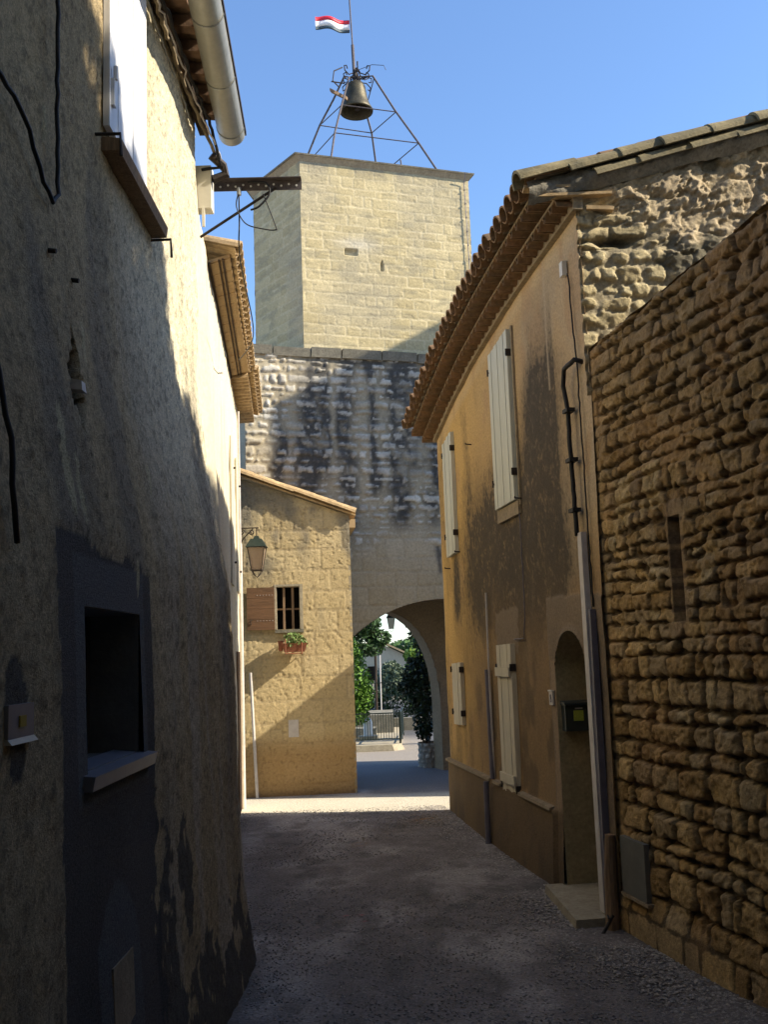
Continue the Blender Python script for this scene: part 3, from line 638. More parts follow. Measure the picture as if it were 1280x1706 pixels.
def gcol(U, V):
    e, t, d, e2, t2, d2, up = gst(U, V)
    jm = sst(.62, .98, e+.35*(fbm(U*30, V*30, 228, 2)-.5))
    streak = fbm(U*2.1, V*.22, 221, 3); zmask = sst(3.2, 4.8, V)
    wob = .30*(fbm(U*3, V*2.2, 223, 4)-.5)
    cu = U+wob
    cols = sum(np.exp(-((cu-c0)/w0)**2)*sst(b0, b0+.5, V) for (c0, w0, b0) in ((-2.75, .10, 4.5), (-2.25, .20, 4.3), (-1.62, .14, 3.6), (-.72, .17, 3.2), (-.1, .13, 3.9), (.42, .3, 4.6), (-1.15, .10, 4.4), (-2.0, .09, 4.8), (-.42, .09, 4.9)))
    cols = np.clip(cols*(.45+.9*fbm(U*2.5, V*.8, 222, 3))+.6*sst(.44, .60, streak)*sst(4.8, 6.2, V+.4*U)+.5*sst(.2, .05, GT-V)*sst(-2.4, -1.6, U), 0, 1)*zmask*sst(-3.0, -2.3, U-.35*(V-6))
    blk = np.clip(cols*1.3, 0, 1)*sst(.28, .52, fbm(U*6, V*6, 225, 4))
    stone = mixc((.42, .38, .31), (.60, .565, .48), t)
    stone = stone*(.8+.4*fbm(U*16, V*16, 226, 3))[..., None]
    mort = mixc((.42, .36, .25), (.34, .29, .20), fbm(U*4, V*4, 227, 3))
    mort = mixc(mort, (.014, .015, .017), blk*.98)
    soft = np.clip(cols, 0, 1); stone = mixc(stone, (.07, .068, .066), np.clip(soft*.35+blk*(t < .3)*.45+blk*sst(.42, .62, fbm(U*13, V*13, 229, 4))*.55, 0, .93)); mort = mixc(mort, (.10, .095, .085), soft*.7)
    flush = sst(.5, .62, fbm(U*1.7, V*2.3, 231, 3))*(1-blk)*.75       # stones smeared over with mortar
    stone = mixc(stone, mort, flush)
    cu_ = mixc(stone, mort, jm)
    low = mixc(mixc((.42, .345, .22), (.50, .425, .295), t2), (.36, .31, .22), sst(.6, 1, e2)*.35)
    c = mixc(low, cu_, up)
    c = mixc(c, (.06, .06, .06), np.exp(-((cu+.02)/.05)**2)*sst(3.25, 3.35, V)*(V < 3.75)*.8)
    return c
def gpos(U, V):
    e, t, d, e2, t2, d2, up = gst(U, V)
    h = lerp(.006*d2-.008*e2**2, .022*np.sqrt(np.clip(1-e*e, 0, 1))*(.5+d), up)+.01*(fbm(U*8, V*8, 235, 3)-.5)
    h = h*sst(0, .08, np.abs(V-arch_top(U)))
    return W3a(U, -h, V)
grid('masonry_face', lin(UL, UR, .021, (-NH, NH)), lin(-.05, GT, .021), gpos, gcol, 'masonry', Gt, hole=inarch, snap=gsnap)
# coping blocks
cp = MB(); u = UL-.05; rg = random.Random(3)
while u < UR:
    w_ = rg.uniform(.45, .75); a, b_ = u, min(u+w_-.012, UR)
    z0 = GT-.02+rg.uniform(-.012, .012); zt_ = z0+.14+rg.uniform(0, .02); f0 = -.07+rg.uniform(-.015, .01)
    cp.hexa([W3(a, f0+.03, z0), W3(b_, f0+.03, z0), W3(b_, 1.2, z0), W3(a, 1.2, z0), W3(a+.01, f0, zt_), W3(b_-.01, f0, zt_), W3(b_-.01, 1.2, zt_), W3(a+.01, 1.2, zt_)]); u += w_
cp.build('coping', 'grey_stone', Gt)
# vault, jambs and the narrower far arch
FT = 1.35; FV = .92
def vaultgrid(name, v0, v1, prof, mat):
    s = np.linspace(0, 1, 60); Vd = np.linspace(v0, v1, 24); S, D = np.meshgrid(s, Vd)
    P = [prof(q) for q in s]; U = np.array([p[0] for p in P])[None]+0*D; Z = np.array([p[1] for p in P])[None]+0*D
    nz = .02*(fbm(S*40, D*6, 240, 3)-.5)
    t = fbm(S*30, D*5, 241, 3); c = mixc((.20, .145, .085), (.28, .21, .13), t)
    return link(name, W3a(U*(1+nz*.5), D, Z+nz).reshape(-1, 3), np.array([[r*60+k, r*60+k+1, (r+1)*60+k+1, (r+1)*60+k] for r in range(23) for k in range(59)]), mat, Gt, True, c.reshape(-1, 3))
def near_prof(q):
    hj = arch_top(np.array(NH-.001)); th_ = math.asin(NH/NR); La = 2*th_*NR; Tt = La+2*float(hj); d = q*Tt
    hj = float(hj)
    if d < hj: return (-NH, d)
    if d > hj+La: return (NH, Tt-d)
    a = -th_+(d-hj)/NR; return (NR*math.sin(a), NC+NR*math.cos(a))
vaultgrid('vault', .0, FV, near_prof, 'masonry')
FH, FS, FC = 1.02, 1.10, -.82         # far arch half width, spring height, centre
FCR = 2.74
def far_prof(q):
    # jamb, pointed-elliptic head, jamb
    n = q*3
    if n < 1: return (FC-FH, n*FS)
    if n > 2: return (FC+FH, (3-n)*FS)
    a = math.pi*(1-(n-1)); return (FC+FH*math.cos(a), FS+(FCR-FS)*math.sin(a)**.9)
def far_top(u):
    x = np.clip(1-((u-FC)/FH)**2, 0, 1); return np.where(np.abs(u-FC) < FH, FS+(FCR-FS)*x**.45, -1)
vaultgrid('far_vault', FV, FT+.0, far_prof, 'masonry')
def ffsnap(U, V):
    t = far_top(U)
    for s in (-1, 1): U = np.where((np.abs(U-(FC+s*FH)) < .016) & (V < FS+.1), FC+s*FH, U)
    return U, np.where((np.abs(V-t) < .026) & (t > 0), t, V)
for (nm, vv_) in (('far_arch_face', FV), ('outer_face', FT)):
    top_ = 3.1 if vv_ == FV else 6.9
    u0_, u1_ = (-2.1, 2.0) if vv_ == FV else (UL, UR)
    grid(nm, lin(u0_, u1_, .04, (FC-FH, FC+FH)), lin(-.02, top_, .04), lambda U, V, vv_=vv_: W3a(U, vv_+.01*(fbm(U*5, V*5, 250, 3)-.5), V),
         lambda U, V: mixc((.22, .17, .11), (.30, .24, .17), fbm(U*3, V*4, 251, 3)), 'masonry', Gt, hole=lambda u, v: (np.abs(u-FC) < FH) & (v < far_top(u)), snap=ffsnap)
for (a, b_) in ((UL, UL+.02), (UR-.02, UR)):
    MB().hexa([W3(a, 0, -.05), W3(b_, 0, -.05), W3(b_, FT, -.05), W3(a, FT, -.05), W3(a, 0, 6.9), W3(b_, 0, 6.9), W3(b_, FT, 6.9), W3(a, FT, 6.9)]).build('end_face', 'stone', Gt)

# ================================================================== BELL TOWER
Tw = thing('bell_tower', 'square pale limestone tower rising above the gate wall', 'tower', W3(-.7, 1.5, 6.95))
TU0, TU1, TB, TT = -2.26, .86, 6.93, 10.42
def tst(U, V, seed): return stones(U, V, seed, (.14, .21), (.24, .58), rr=.012, warp=.012, gap=.010, jag=.010)
def tcol(seed):
    def f(U, V):
        e, t, d = tst(U, V, seed); c = mixc((.43, .355, .195), (.53, .445, .26), t)
        c = mixc(c, (.56, .48, .30), sst(.4, 1, e)*.75)
        c = mixc(c, (.20, .18, .14), sst(.35, .0, TT-V)*sst(.40, .62, fbm(U*5, V*.8, seed+8, 4))*.6)
        n = fbm(U*3, V*9, seed+3, 4); c = mixc(c, (.32, .28, .18), sst(.54, .70, n)*.6)
        c = mixc(c, (.33, .30, .23), sst(.5, .7, fbm(U*.8, V*.5, seed+4, 3))*.35)
        c = mixc(c, (.55, .51, .42), np.exp(-(((U+1.3)/.35)**2+((V-9.0)/.12)**2))*.6)
        return c
    return f
def thole(U, V):
    a = (U > -1.50) & (U < -1.28) & (V > 8.80) & (V < 8.90); b_ = (np.abs(U+.84) < .028*np.clip((8.76-V)/.1, 0, 1)) & (V > 8.55) & (V < 8.78)
    return .06*a+.05*b_
def tpos(U, V):
    e, t, d = tst(U, V, 301); h = .004*(d-.5)-.004*e**3+.007*(fbm(U*5, V*14, 305, 4)-.5)-.005*sst(.66, .74, fbm(U*14, V*24, 306, 3))-thole(U, V)
    return W3a(U, .16-h, V)
grid('front_wall', lin(TU0, TU1, .016), lin(TB, TT, .016), tpos, tcol(301), 'masonry', Tw)
FL = np.array(W3(TU0, .16, 0)[:2]); BL = np.array([-2.20, 17.75]); FRc = np.array(W3(TU1, .16, 0)[:2]); BR = FRc+ev*2.9; BK = np.array(W3(TU0+.25, 3.06, 0)[:2])
def sidewall(name, A, B, seed):
    d = B-A; L_ = np.hypot(*d); d = d/L_; nrm = np.array([-d[1], d[0]])
    def p(U, V):
        e, t, dd = tst(U, V, seed); h = .004*dd-.006*e**2+.010*(fbm(U*6, V*8, seed+5, 3)-.5)
        return np.stack([A[0]+d[0]*U+nrm[0]*h, A[1]+d[1]*U+nrm[1]*h, V], -1)
    return grid(name, lin(0, L_, .022), lin(TB, TT, .022), p, tcol(seed), 'masonry', Tw)
sidewall('side_wall', FL, BL, 311); sidewall('side_wall', FRc, BR, 321); sidewall('rear_wall', BL, BK, 331); sidewall('rear_wall', BK, BR, 341)
cc_ = (FL+FRc+BR+BK)/4
def ring(z0, z1, off0, off1, mat, name):
    pts = [FL, FRc, BR, BK, BL]; q = MB(); n = 5; vs_ = []
    for (z, o) in ((z0, off0), (z1, off1)):
        for p in pts:
            d = (p-cc_)/np.hypot(*(p-cc_)); vs_.append((p[0]+d[0]*o, p[1]+d[1]*o, z))
    q.add(vs_, [[k, (k+1) % n, n+(k+1) % n, n+k] for k in range(n)]+[list(range(n))[::-1], [n+k for k in range(n)]]); return q.build(name, mat, Tw)
ring(TT-.02, TT+.07, -.01, .10, 'stone', 'cornice'); ring(TT+.07, TT+.095, .12, .13, 'grey_stone', 'parapet_edge')
lw = MB().tube([W3(.76, .04, TT+.08), W3(.76, .125, TT-.1), W3(.79, .125, 8.6), W3(.83, .125, 7.1)], .008, 6)
for k in range(12): lw.aabb(*(lambda p: (p[0]-.012, p[0]+.012, p[1]-.02, p[1]+.01, p[2]-.01, p[2]+.01))(W3(.76+.07*k/12, .125, 10.2-k*.26)))
lw.build('lightning_cable', 'pvc_grey', Tw)

# campanile frame
Cf = thing('campanile_frame', 'open pyramid of thin iron rods on top of the tower, carrying the bell', 'frame', W3(-.75, 1.45, TT+.09))
legs = {'a': [(-1.65, .52, 10.4), (-1.42, .85, 11.39), (-1.2, 1.1, 12.10), (-.98, 1.3, 12.80)],
        'b': [(.58, .45, 10.4), (.18, .80, 11.37), (-.16, 1.1, 12.14), (-.51, 1.3, 12.9)],
        'c': [(-2.05, 2.75, 10.4), (-1.39, 2.0, 12.15), (-1.16, 1.8, 12.6), (-.98, 1.6, 13.0)],
        'd': [(.12, 2.75, 10.4), (-.34, 2.0, 12.13), (-.55, 1.8, 12.6), (-.73, 1.6, 12.98)]}
for k_, L_ in legs.items(): MB().tube([W3(*p) for p in L_], .019, 8).build('leg', 'frame_iron', Cf)
def Lp(k, z):
    L_ = legs[k]; zz = [p[2] for p in L_]; return (float(np.interp(z, zz, [p[0] for p in L_])), float(np.interp(z, zz, [p[1] for p in L_])), z)
br = [('a', 11.39, 'b', 11.37), ('a', 11.39, 'c', 11.39), ('b', 11.37, 'd', 11.38), ('c', 11.39, 'd', 11.38), ('a', 12.10, 'b', 12.10), ('c', 12.15, 'd', 12.13), ('a', 12.10, 'c', 12.15), ('b', 12.10, 'd', 12.13)]
for (a, za, b_, zb) in br: MB().tube([W3(*Lp(a, za)), W3(*Lp(b_, zb))], .010, 6).build('tie_rod', 'frame_iron', Cf)
MB().tube([W3(*Lp('b', 12.85)), W3(*Lp('d', 12.5))], .010, 6).build('brace', 'frame_iron', Cf)
for (a, b_) in (('a', 'b'), ('b', 'd'), ('d', 'c'), ('c', 'a')): MB().tube([W3(*legs[a][-1]), W3(*legs[b_][-1])], .010, 6).build('tie_rod', 'iron', Cf)
MB().tube([W3(-.05, 1.0, 10.45), W3(-.12, 1.0, 11.1)], .014).tube([W3(.12, .7, 10.45), W3(.02, .7, 10.75)], .014).build('rod', 'frame_iron', Cf)
top = (-.78, 1.45)
sc = MB()
for a in range(6):
    ang = a*math.pi/3+.3; dx = (math.cos(ang), math.sin(ang))
    def sp(r, z): return W3(top[0]+dx[0]*r, top[1]+dx[1]*r, z)
    sc.tube([sp(.02, 13.10), sp(.08, 12.98), sp(.18, 12.92), sp(.27, 12.98), sp(.28, 13.07), sp(.23, 13.09), sp(.21, 13.03)], .012, 6)
    sc.tube([sp(.02, 12.9), sp(.12, 12.84), sp(.22, 12.86), sp(.31, 12.80), sp(.30, 12.72), sp(.25, 12.74)], .011, 6)
sc.tube([W3(-.8, 1.4, 13.02), W3(-.5, 1.35, 13.16), W3(-.28, 1.3, 13.15), W3(-.24, 1.3, 13.06)], .006, 5)
sc.tube([W3(-1.2, 1.2, 12.5), W3(-1.33, 1.2, 12.62), W3(-1.3, 1.2, 12.82), W3(-1.12, 1.25, 12.95)], .012, 6)
sc.tube([W3(-1.36, 1.2, 12.60), W3(-1.1, 1.2, 12.60)], .012, 6)
sc.build('scrollwork', 'iron', Cf)
MB().box(W3(-1.38, 1.25, 12.44), tuple(np.array(W3(.32, 0, -.12))-np.array(W3(0, 0, 0))), (.03, .08, 0), (0, 0, .06)).build('hammer', 'old_wood', Cf)
bl_ = thing('bell', 'dark bronze bell hanging in the iron frame above the tower', 'bell', W3(-.81, 1.45, 12.2))
bc = W3(-.81, 1.45, 0)
MB().lathe((bc[0], bc[1], 12.20), [(.27, .02), (.315, 0), (.32, .03), (.27, .12), (.225, .25), (.20, .40), (.185, .50), (.15, .57), (.07, .60), (0.001, .61)], 28).lathe((bc[0], bc[1], 12.20), [(.27, .02), (.22, .12), (.18, .35), (.15, .5), (.001, .56)], 28).build('body', 'bronze', bl_, True)
MB().tube([(bc[0], bc[1], 12.78), (bc[0], bc[1], 13.05)], .05, 8).tube([(bc[0]-.09, bc[1], 12.78), (bc[0]-.09, bc[1], 12.92), (bc[0]+.09, bc[1], 12.92), (bc[0]+.09, bc[1], 12.78)], .02, 6).build('headstock', 'iron', bl_)
MB().tube([(bc[0], bc[1], 12.7), (bc[0]+.02, bc[1], 12.3)], .02).lathe((bc[0]+.02, bc[1], 12.22), [(.001, 0), (.05, .03), (.05, .07), (.001, .1)], 10).build('clapper', 'iron', bl_)
wv = thing('weather_vane', 'red, white and dark green metal pennant vane on a tall rod above the bell', 'weather vane', W3(-.83, 1.45, 13.0))
MB().tube([W3(-.83, 1.45, 12.95), W3(-.845, 1.45, 13.57)], .03, 8).tube([W3(-.845, 1.45, 13.57), W3(-.875, 1.45, 14.4), W3(-.89, 1.45, 15.3)], .014, 8).build('rod', 'frame_iron', wv)
def flag(z0, z1, mat):
    q = MB(); n = 16; vs_ = []
    for k in range(n+1):
        t = k/n; u_ = -.89-.70*t+(.03 if k == n else 0); w_ = .05*math.sin(t*9); dz = .018*math.sin(t*10+.5)
        for (dv, zz) in ((0, z0), (0, z1), (.012, z1), (.012, z0)): vs_.append(W3(u_, 1.45+w_+dv, zz+dz))
    fs = []
    for k in range(n):
        for e in range(4): fs.append([k*4+e, k*4+(e+1) % 4, (k+1)*4+(e+1) % 4, (k+1)*4+e])
    fs += [[0, 1, 2, 3], [n*4+3, n*4+2, n*4+1, n*4]]
    q.add(vs_, fs); q.build('pennant_stripe', mat, wv, True)
flag(13.985, 14.07, 'red'); flag(13.87, 13.985, 'white'); flag(13.81, 13.87, 'navy')

# ================================================================== RIGHT OCHRE HOUSE
Ra = np.array([1.60, 7.60]); Rd = np.array([-.1445, .9895]); Rn = np.array([-.9895, -.1445]); RL = 5.90
def RP(s, z, off=0): return (Ra[0]+Rd[0]*s+Rn[0]*off, Ra[1]+Rd[1]*s+Rn[1]*off, z)
def RPa(S, Z, Of): return np.stack([Ra[0]+Rd[0]*S+Rn[0]*Of, Ra[1]+Rd[1]*S+Rn[1]*Of, Z], -1)
def RV(s, off, z): return (Rd[0]*s+Rn[0]*off, Rd[1]*s+Rn[1]*off, z)
def sY(y): return (y-7.6)/.9895
EZ_s = [sY(y) for y in (7.4, 7.8, 8.8, 9.8, 11.2, 12.4, 13.5)]; EZ_z = [5.41, 5.41, 5.39, 5.35, 5.23, 5.04, 4.82]
def ez(s): return np.interp(s, EZ_s, EZ_z)
Rh = thing('ochre_house', 'ochre rendered house with black damp stains and a corbelled tile eave, right of the alley', 'house', (1.2, 10.5, 0))
dS0, dS1 = sY(7.98), sY(8.78); dT, dSp = 2.14, 1.78     # door niche
dC = (dS0+dS1)/2; dW = (dS1-dS0)/2
def ntop(s): return np.where(np.abs(s-dC) < dW, dSp+(dT-dSp)*np.sqrt(np.clip(1-((s-dC)/dW)**2, 0, 1)), -1)
def rhole(s, z): return (np.abs(s-dC) < dW) & (z < ntop(s))
def rsnap(S, Z):
    for q in (dS0, dS1): S = np.where((np.abs(S-q) < .0125) & (Z < dSp+.05), q, S)
    t = ntop(S); return S, np.where((np.abs(Z-t) < .0125) & (t > 0), t, Z)
def gs(S, Z, cs, cz, ws, wz): return np.exp(-((S-cs)/ws)**2-((Z-cz)/wz)**2)
a_c = 2.4
def rcol(S, Z):
    n = fbm(S*1.5, Z*1.2, 401, 4)
    c = mixc(mixc((.47, .32, .155), (.40, .30, .18), sst(.35, .65, n)), (.58, .37, .125), sst(1.8, 4.8, S+1.2*(n-.5)))
    c = mixc(c, (.55, .43, .29), sst(1.2, 0, S)*sst(2.5, 3.5, Z)*.5)
    c = mixc(c, (.60, .45, .26), sst(.12, .30, ez(S)-Z)*sst(.42, .30, ez(S)-Z)*0+sst(.25, .1, ez(S)-Z)*.6)
    wb = .5*(fbm(S*3, Z*1.5, 403, 4)-.5); fine = .45*fbm(S*14, Z*12, 405, 3)+.55*fbm(S*42, Z*42, 408, 3)
    k = 0
    k = k+1.7*np.exp(-((S-1.30+wb*.5)/.56)**2)*sst(4.75, 4.1, Z+wb*.8)*sst(2.2, 2.9, Z+wb)       # stain right of shutter A
    k = k+1.6*np.exp(-((S-2.95+wb)/1.05)**2)*sst(4.25, 3.3, Z+wb*1.5+.35*(S-2.6)*(S > 2.6))*sst(2.0, 2.5, Z+wb)
    k = k+1.0*gs(S, Z, 2.3, 2.5, 1.5, .7)*sst(1.6, 2.2, Z+wb)
    k = k+.5*sst(.50, .68, fbm(S*1.6, Z*.5, 427, 4))*sst(5.2, 4.6, Z)*(S > .8)
    k = k+.6*np.exp(-((S-a_c)/.5)**2)*sst(3.45, 3.35, Z)*sst(2.2, 2.8, Z+wb)+.7*np.exp(-((S-5.08)/.18)**2)*sst(3.25, 3.1, Z)*sst(2.2, 2.7, Z+wb)
    k = k+.9*gs(S, Z, 5.05, 2.75, .22, .45)
    k = k+1.1*gs(S, Z, 3.9, 3.1, .7, .8)
    k = k+.7*np.exp(-((S-2.35+wb*.3)/.18)**2)*sst(2.4, 2.0, Z)*sst(1.5, 1.8, Z)
    k = np.clip(k, 0, 1.15)**1.1*(.40+1.2*(fine-.1)); k = np.clip(k+.25*sst(.62, .7, fbm(S*40, Z*22, 406, 2))*(k > .12), 0, 1)
    c = mixc(c, (.050, .042, .032), k*.93)
    c = mixc(c, (.42, .26, .13), sst(.55, .68, fbm(S*2.5, Z*1.7, 411, 4))*.5*(1-k))
    # grey cement repair round the door and the strip near it
    wz_ = .05*(fbm(S*8, Z*8, 413, 3)-.5)
    cem = ((S < dS1+.20+wz_) & (Z < 2.40+wz_+.03*S)) | ((np.abs(S-sY(10.35)) < .42+wz_*2) & (Z > 1.95) & (Z < 2.4+wz_*2))
    lowm = sst(2.9, 1.6, Z+.8*(n-.5))*sst(5.6, 3.4, S); c = mixc(c, (.24, .155, .075), lowm*.85)
    c = mixc(c, (.12, .085, .05), sst(.5, .66, fbm(S*3.4, Z*2.6, 425, 5))*lowm*.7)
    c = mixc(c, (.23, .175, .12), cem*.85)
    c = mixc(c, (.42, .29, .18), ((np.abs(S-dS1-.1) < .06+wz_) & (Z < 1.9))*.4)
    c = mixc(c, (.13, .09, .05), sst(.66, .62, Z)*.8)
    c = mixc(c, (.10, .075, .05), sst(.5, .0, Z)*sst(.4, .6, fbm(S*4, Z*1.2, 417, 4))*.7)
    c = mixc(c, (.46, .36, .24), np.exp(-((S-sY(8.55))/.02)**2)*(Z > 4.2)*.8)
    return c
def rpos(S, Z):
    h = .012*(fbm(S*1.3, Z*1.2, 421, 3)-.5)*2+.006*(fbm(S*9, Z*9, 423, 3)-.5)+.035*sst(.67, .63, Z)*(S > dS1+.15)
    h = h+.10*np.sin(np.clip(S/RL, 0, 1)*math.pi)*sst(1.0, 0, Z)*.6
    h = h+.012*((S < dS1+.20) & (Z < 2.40+.05*(fbm(S*8, Z*8, 413, 3)-.5)+.03*S))
    t = ntop(S); rim = np.exp(-((Z-t)/.03)**2)*(t > 0)*.02
    return RPa(S, Z, h+rim)
def rsnap2(S, Z):
    S, Z = rsnap(S, Z); top_ = ez(S)+.02
    return S, np.where(Z > 4.4, 4.4+(Z-4.4)*(top_-4.4)/(5.45-4.4), Z)
grid('wall', lin(-.02, RL, .02, (dS0, dS1)), lin(-.05, 5.45, .02, (4.4,)), rpos, rcol, 'plaster', Rh, hole=rhole, snap=rsnap2)
# niche: reveal and back panel
nn = 40; rv = MB(); pr = [(dS0, -.03)]+[(dS0, dSp*k/6) for k in range(7)]+[(dC-dW*math.cos(math.pi*k/nn), dSp+(dT-dSp)*math.sin(math.pi*k/nn)) for k in range(1, nn)]+[(dS1, dSp*(6-k)/6) for k in range(7)]+[(dS1, -.03)]
vs_ = []
for (s, z) in pr: vs_ += [RP(s, z, .02), RP(s, z, -.45)]
rv.add(vs_, [[2*k, 2*k+1, 2*k+3, 2*k+2] for k in range(len(pr)-1)]); rv.build('niche_reveal', 'niche', Rh, True)
def ncol(S, Z):
    c = mixc((.26, .17, .09), (.20, .17, .09), fbm(S*3, Z*2, 431, 4)); return mixc(c, (.06, .05, .03), sst(1.9, 2.15, Z)*.8+sst(.6, 0, Z)*.5)
grid('niche_back', lin(dS0-.02, dS1+.02, .03), lin(-.03, dT, .03), lambda S, Z: RPa(S, Z, -.43+.01*(fbm(S*5, Z*5, 433, 3)-.5)), ncol, 'plaster', Rh)
# step
st = MB(); st.hexa([RP(dS0-.28, -.02, .32), RP(dS1+.06, -.02, .20), RP(dS1+.06, -.02, -.32), RP(dS0-.28, -.02, -.32), RP(dS0-.28, .065, .31), RP(dS1+.06, .065, .19), RP(dS1+.06, .065, -.32), RP(dS0-.28, .065, -.32)])
st.build('doorstep', 'stone', Rh)
# plinth ledge
for (a, b_) in ((dS1+.22, sY(10.0)), (sY(10.68), sY(10.98)), (sY(11.15), RL-.01)):
    pl = MB(); pl.hexa([RP(a, .63, .02), RP(a, .63, .075), RP(b_, .63, .075), RP(b_, .63, .02), RP(a, .665, .02), RP(a, .655, .07), RP(b_, .655, .07), RP(b_, .665, .02)])
    pl.build('plinth_ledge', 'mortar', Rh)
# shutters
def shutter(s0, s1, z0a, z1a, z0b, z1b, off, mat, boards, label=None, battens=False, name='shutter'):
    q = MB()
    for k in range(boards):
        a = s0+(s1-s0)*k/boards; b_ = s0+(s1-s0)*(k+1)/boards-.006
        za = lerp(z0a, z0b, k/boards); zb = lerp(z1a, z1b, k/boards); o1 = off+.004*(k % 2)
        q.hexa([RP(a, za, .0), RP(a, za, o1), RP(b_, za, o1), RP(b_, za, .0), RP(a, zb, 0), RP(a, zb, o1), RP(b_, zb, o1), RP(b_, zb, 0)])
    if battens:
        for z in (z0a+.30, z1a-.32):
            q.hexa([RP(s0+.01, z, off+.006), RP(s0+.01, z, off+.03), RP(s1-.01, z, off+.03), RP(s1-.01, z, off+.006), RP(s0+.01, z+.09, off+.006), RP(s0+.01, z+.09, off+.03), RP(s1-.01, z+.09, off+.03), RP(s1-.01, z+.09, off+.006)])
    o = q.build(name, mat, Rh, label=label)
    for s in (s0-.006, s1+.006):
        for z in (lerp(z0a, z1a, .14), lerp(z0a, z1a, .84)):
            MB().box(RP(s-.007, z, .005), RV(.014, 0, 0), RV(0, off+.012, 0), (0, 0, .07)).box(RP(s-.03 if s > s0 else s, z+.02, off), RV(.03, 0, 0), RV(0, .012, 0), (0, 0, .02)).build('hinge', 'iron', o)
    return o
a_s = (sY(9.63), sY(10.36))
shutter(a_s[0], a_s[1], 3.42, 5.10, 3.42, 5.04, .055, 'shutter', 6, 'long pale green closed shutters at the middle of the upper floor')
b_s = (sY(12.38), sY(12.90))
shutter(b_s[0], b_s[1], 3.20, 4.70, 3.18, 4.62, .05, 'shutter', 4, 'narrow pale closed shutters at the far end of the upper floor')
shutter(sY(12.42), sY(12.92), 1.13, 1.87, 1.11, 1.85, .045, 'pale_shutter', 3, 'small cream shutter low at the far end')
shutter(sY(10.08), sY(10.62), .40, 2.06, .39, 2.05, .05, 'pale_shutter', 4, 'tall cream boarded door with two battens', True, 'door')
# white trim beside shutter A and sills
MB().box(RP(a_s[0]-.06, 3.36, .0), RV(.04, 0, 0), RV(0, .02, 0), (0, 0, 1.76)).box(RP(a_s[1]+.02, 3.36, .0), RV(.04, 0, 0), RV(0, .02, 0), (0, 0, 1.66)).build('window_surround', 'mortar', Rh)
MB().box(RP(a_s[0]-.03, 3.28, .0), RV(a_s[1]-a_s[0]+.06, 0, 0), RV(0, .03, 0), (0, 0, .13)).build('window_sill', 'mortar', Rh)
for (s, z) in ((a_s[0]-.06, 3.42), (b_s[0]-.05, 3.2), (sY(11.5), 4.35), (sY(12.95), 3.05)):
    MB().tube([RP(s, z, .0), RP(s, z+.005, .07), RP(s-.03, z+.01, .075)], .008, 5).build('shutter_hook', 'iron', Rh)
# pipes
MB().tube([RP(sY(11.03), 2.62, .03), RP(sY(11.06), 1.8, .03), RP(sY(11.05), .66, .03)], .012, 6).build('cable', 'pvc_white', Rh)
MB().tube([RP(sY(11.10), 1.80, .04), RP(sY(11.06), .66, .045)], .028, 8).tube([RP(sY(11.06), .64, .12), RP(sY(11.04), .0, .13)], .03, 8).build('conduit', 'pvc_grey', Rh)
# tall white cable cover, grey cover, black twisted cable
q = MB(); q.hexa([RP(sY(7.76), .08, .02), RP(sY(7.76), .08, .075), RP(sY(7.87), .08, .07), RP(sY(7.87), .08, .02), RP(sY(7.80), 2.88, .02), RP(sY(7.80), 2.88, .065), RP(sY(7.90), 2.88, .06), RP(sY(7.90), 2.88, .02)])
q.build('cable_cover', 'pvc_white', Rh, label='tall pale plastic cable cover beside the doorway')
MB().hexa([RP(sY(7.70), .1, .02), RP(sY(7.70), .1, .075), RP(sY(7.77), .1, .07), RP(sY(7.77), .1, .02), RP(sY(7.70), 2.28, .02), RP(sY(7.70), 2.28, .065), RP(sY(7.75), 2.28, .06), RP(sY(7.75), 2.28, .02)]).build('cable_cover', 'pvc_grey', Rh, label='dark grey plastic cable cover at the corner')
wire([RP(sY(7.72), 4.20, -.02), RP(sY(7.72), 4.22, .06), RP(sY(7.92), 4.20, .08), RP(sY(7.98), 4.08, .07), RP(sY(7.95), 3.9, .06), RP(sY(7.93), 3.4, .06), RP(sY(7.90), 2.86, .06)], .020, 'cable', 'black_plastic', Rh, wob=.003)
for z in (3.05, 3.45, 3.85): MB().box(RP(sY(7.88), z, .02), RV(.11, 0, 0), RV(0, .07, 0), (0, 0, .03)).build('clip', 'black_plastic', Rh)
MB().box(RP(sY(7.90), 4.98, .01), RV(.07, 0, 0), RV(0, .04, 0), (0, 0, .12)).build('junction_box', 'box_white', Rh)
wire([RP(sY(7.86), 4.98, .02), RP(sY(7.82), 4.6, .02), RP(sY(7.78), 4.2, .02), RP(sY(7.76), 3.2, .02), RP(sY(7.72), 2.3, .03)], .007, 'cable', 'black_plastic', Rh, wob=.004, seed=8)
wire([RP(a_s[0]-.02, 3.36, .02), RP(a_s[0]-.03, 2.7, .02), RP(a_s[0]-.02, 2.3, .02), RP(a_s[0]+.05, 2.1, .02), RP(a_s[0]+.4, 2.1, .02)], .006, 'cable', 'pvc_grey', Rh, wob=.004, seed=6)
npl = MB().box(RP(dS1+.07, 1.52, .02), RV(.10, 0, 0), RV(0, .015, 0), (0, 0, .11)).build('number_plate', 'pvc_white', Rh)
MB().box(RP(dS1+.065, 1.635, .02), RV(.11, 0, 0), RV(0, .022, 0), (0, 0, .012)).build('rim', 'print_white', npl)
q = MB()
for k in range(12):
    a = 2*math.pi*k/12; a2 = 2*math.pi*(k+1)/12
    for (cz, rr_) in ((1.595, .014), (1.562, .017)): q.bar(RP(dS1+.12+math.cos(a)*rr_, cz+math.sin(a)*rr_, .037), RP(dS1+.12+math.cos(a2)*rr_, cz+math.sin(a2)*rr_, .037), .004)
q.build('numeral', 'pvc_grey', npl)

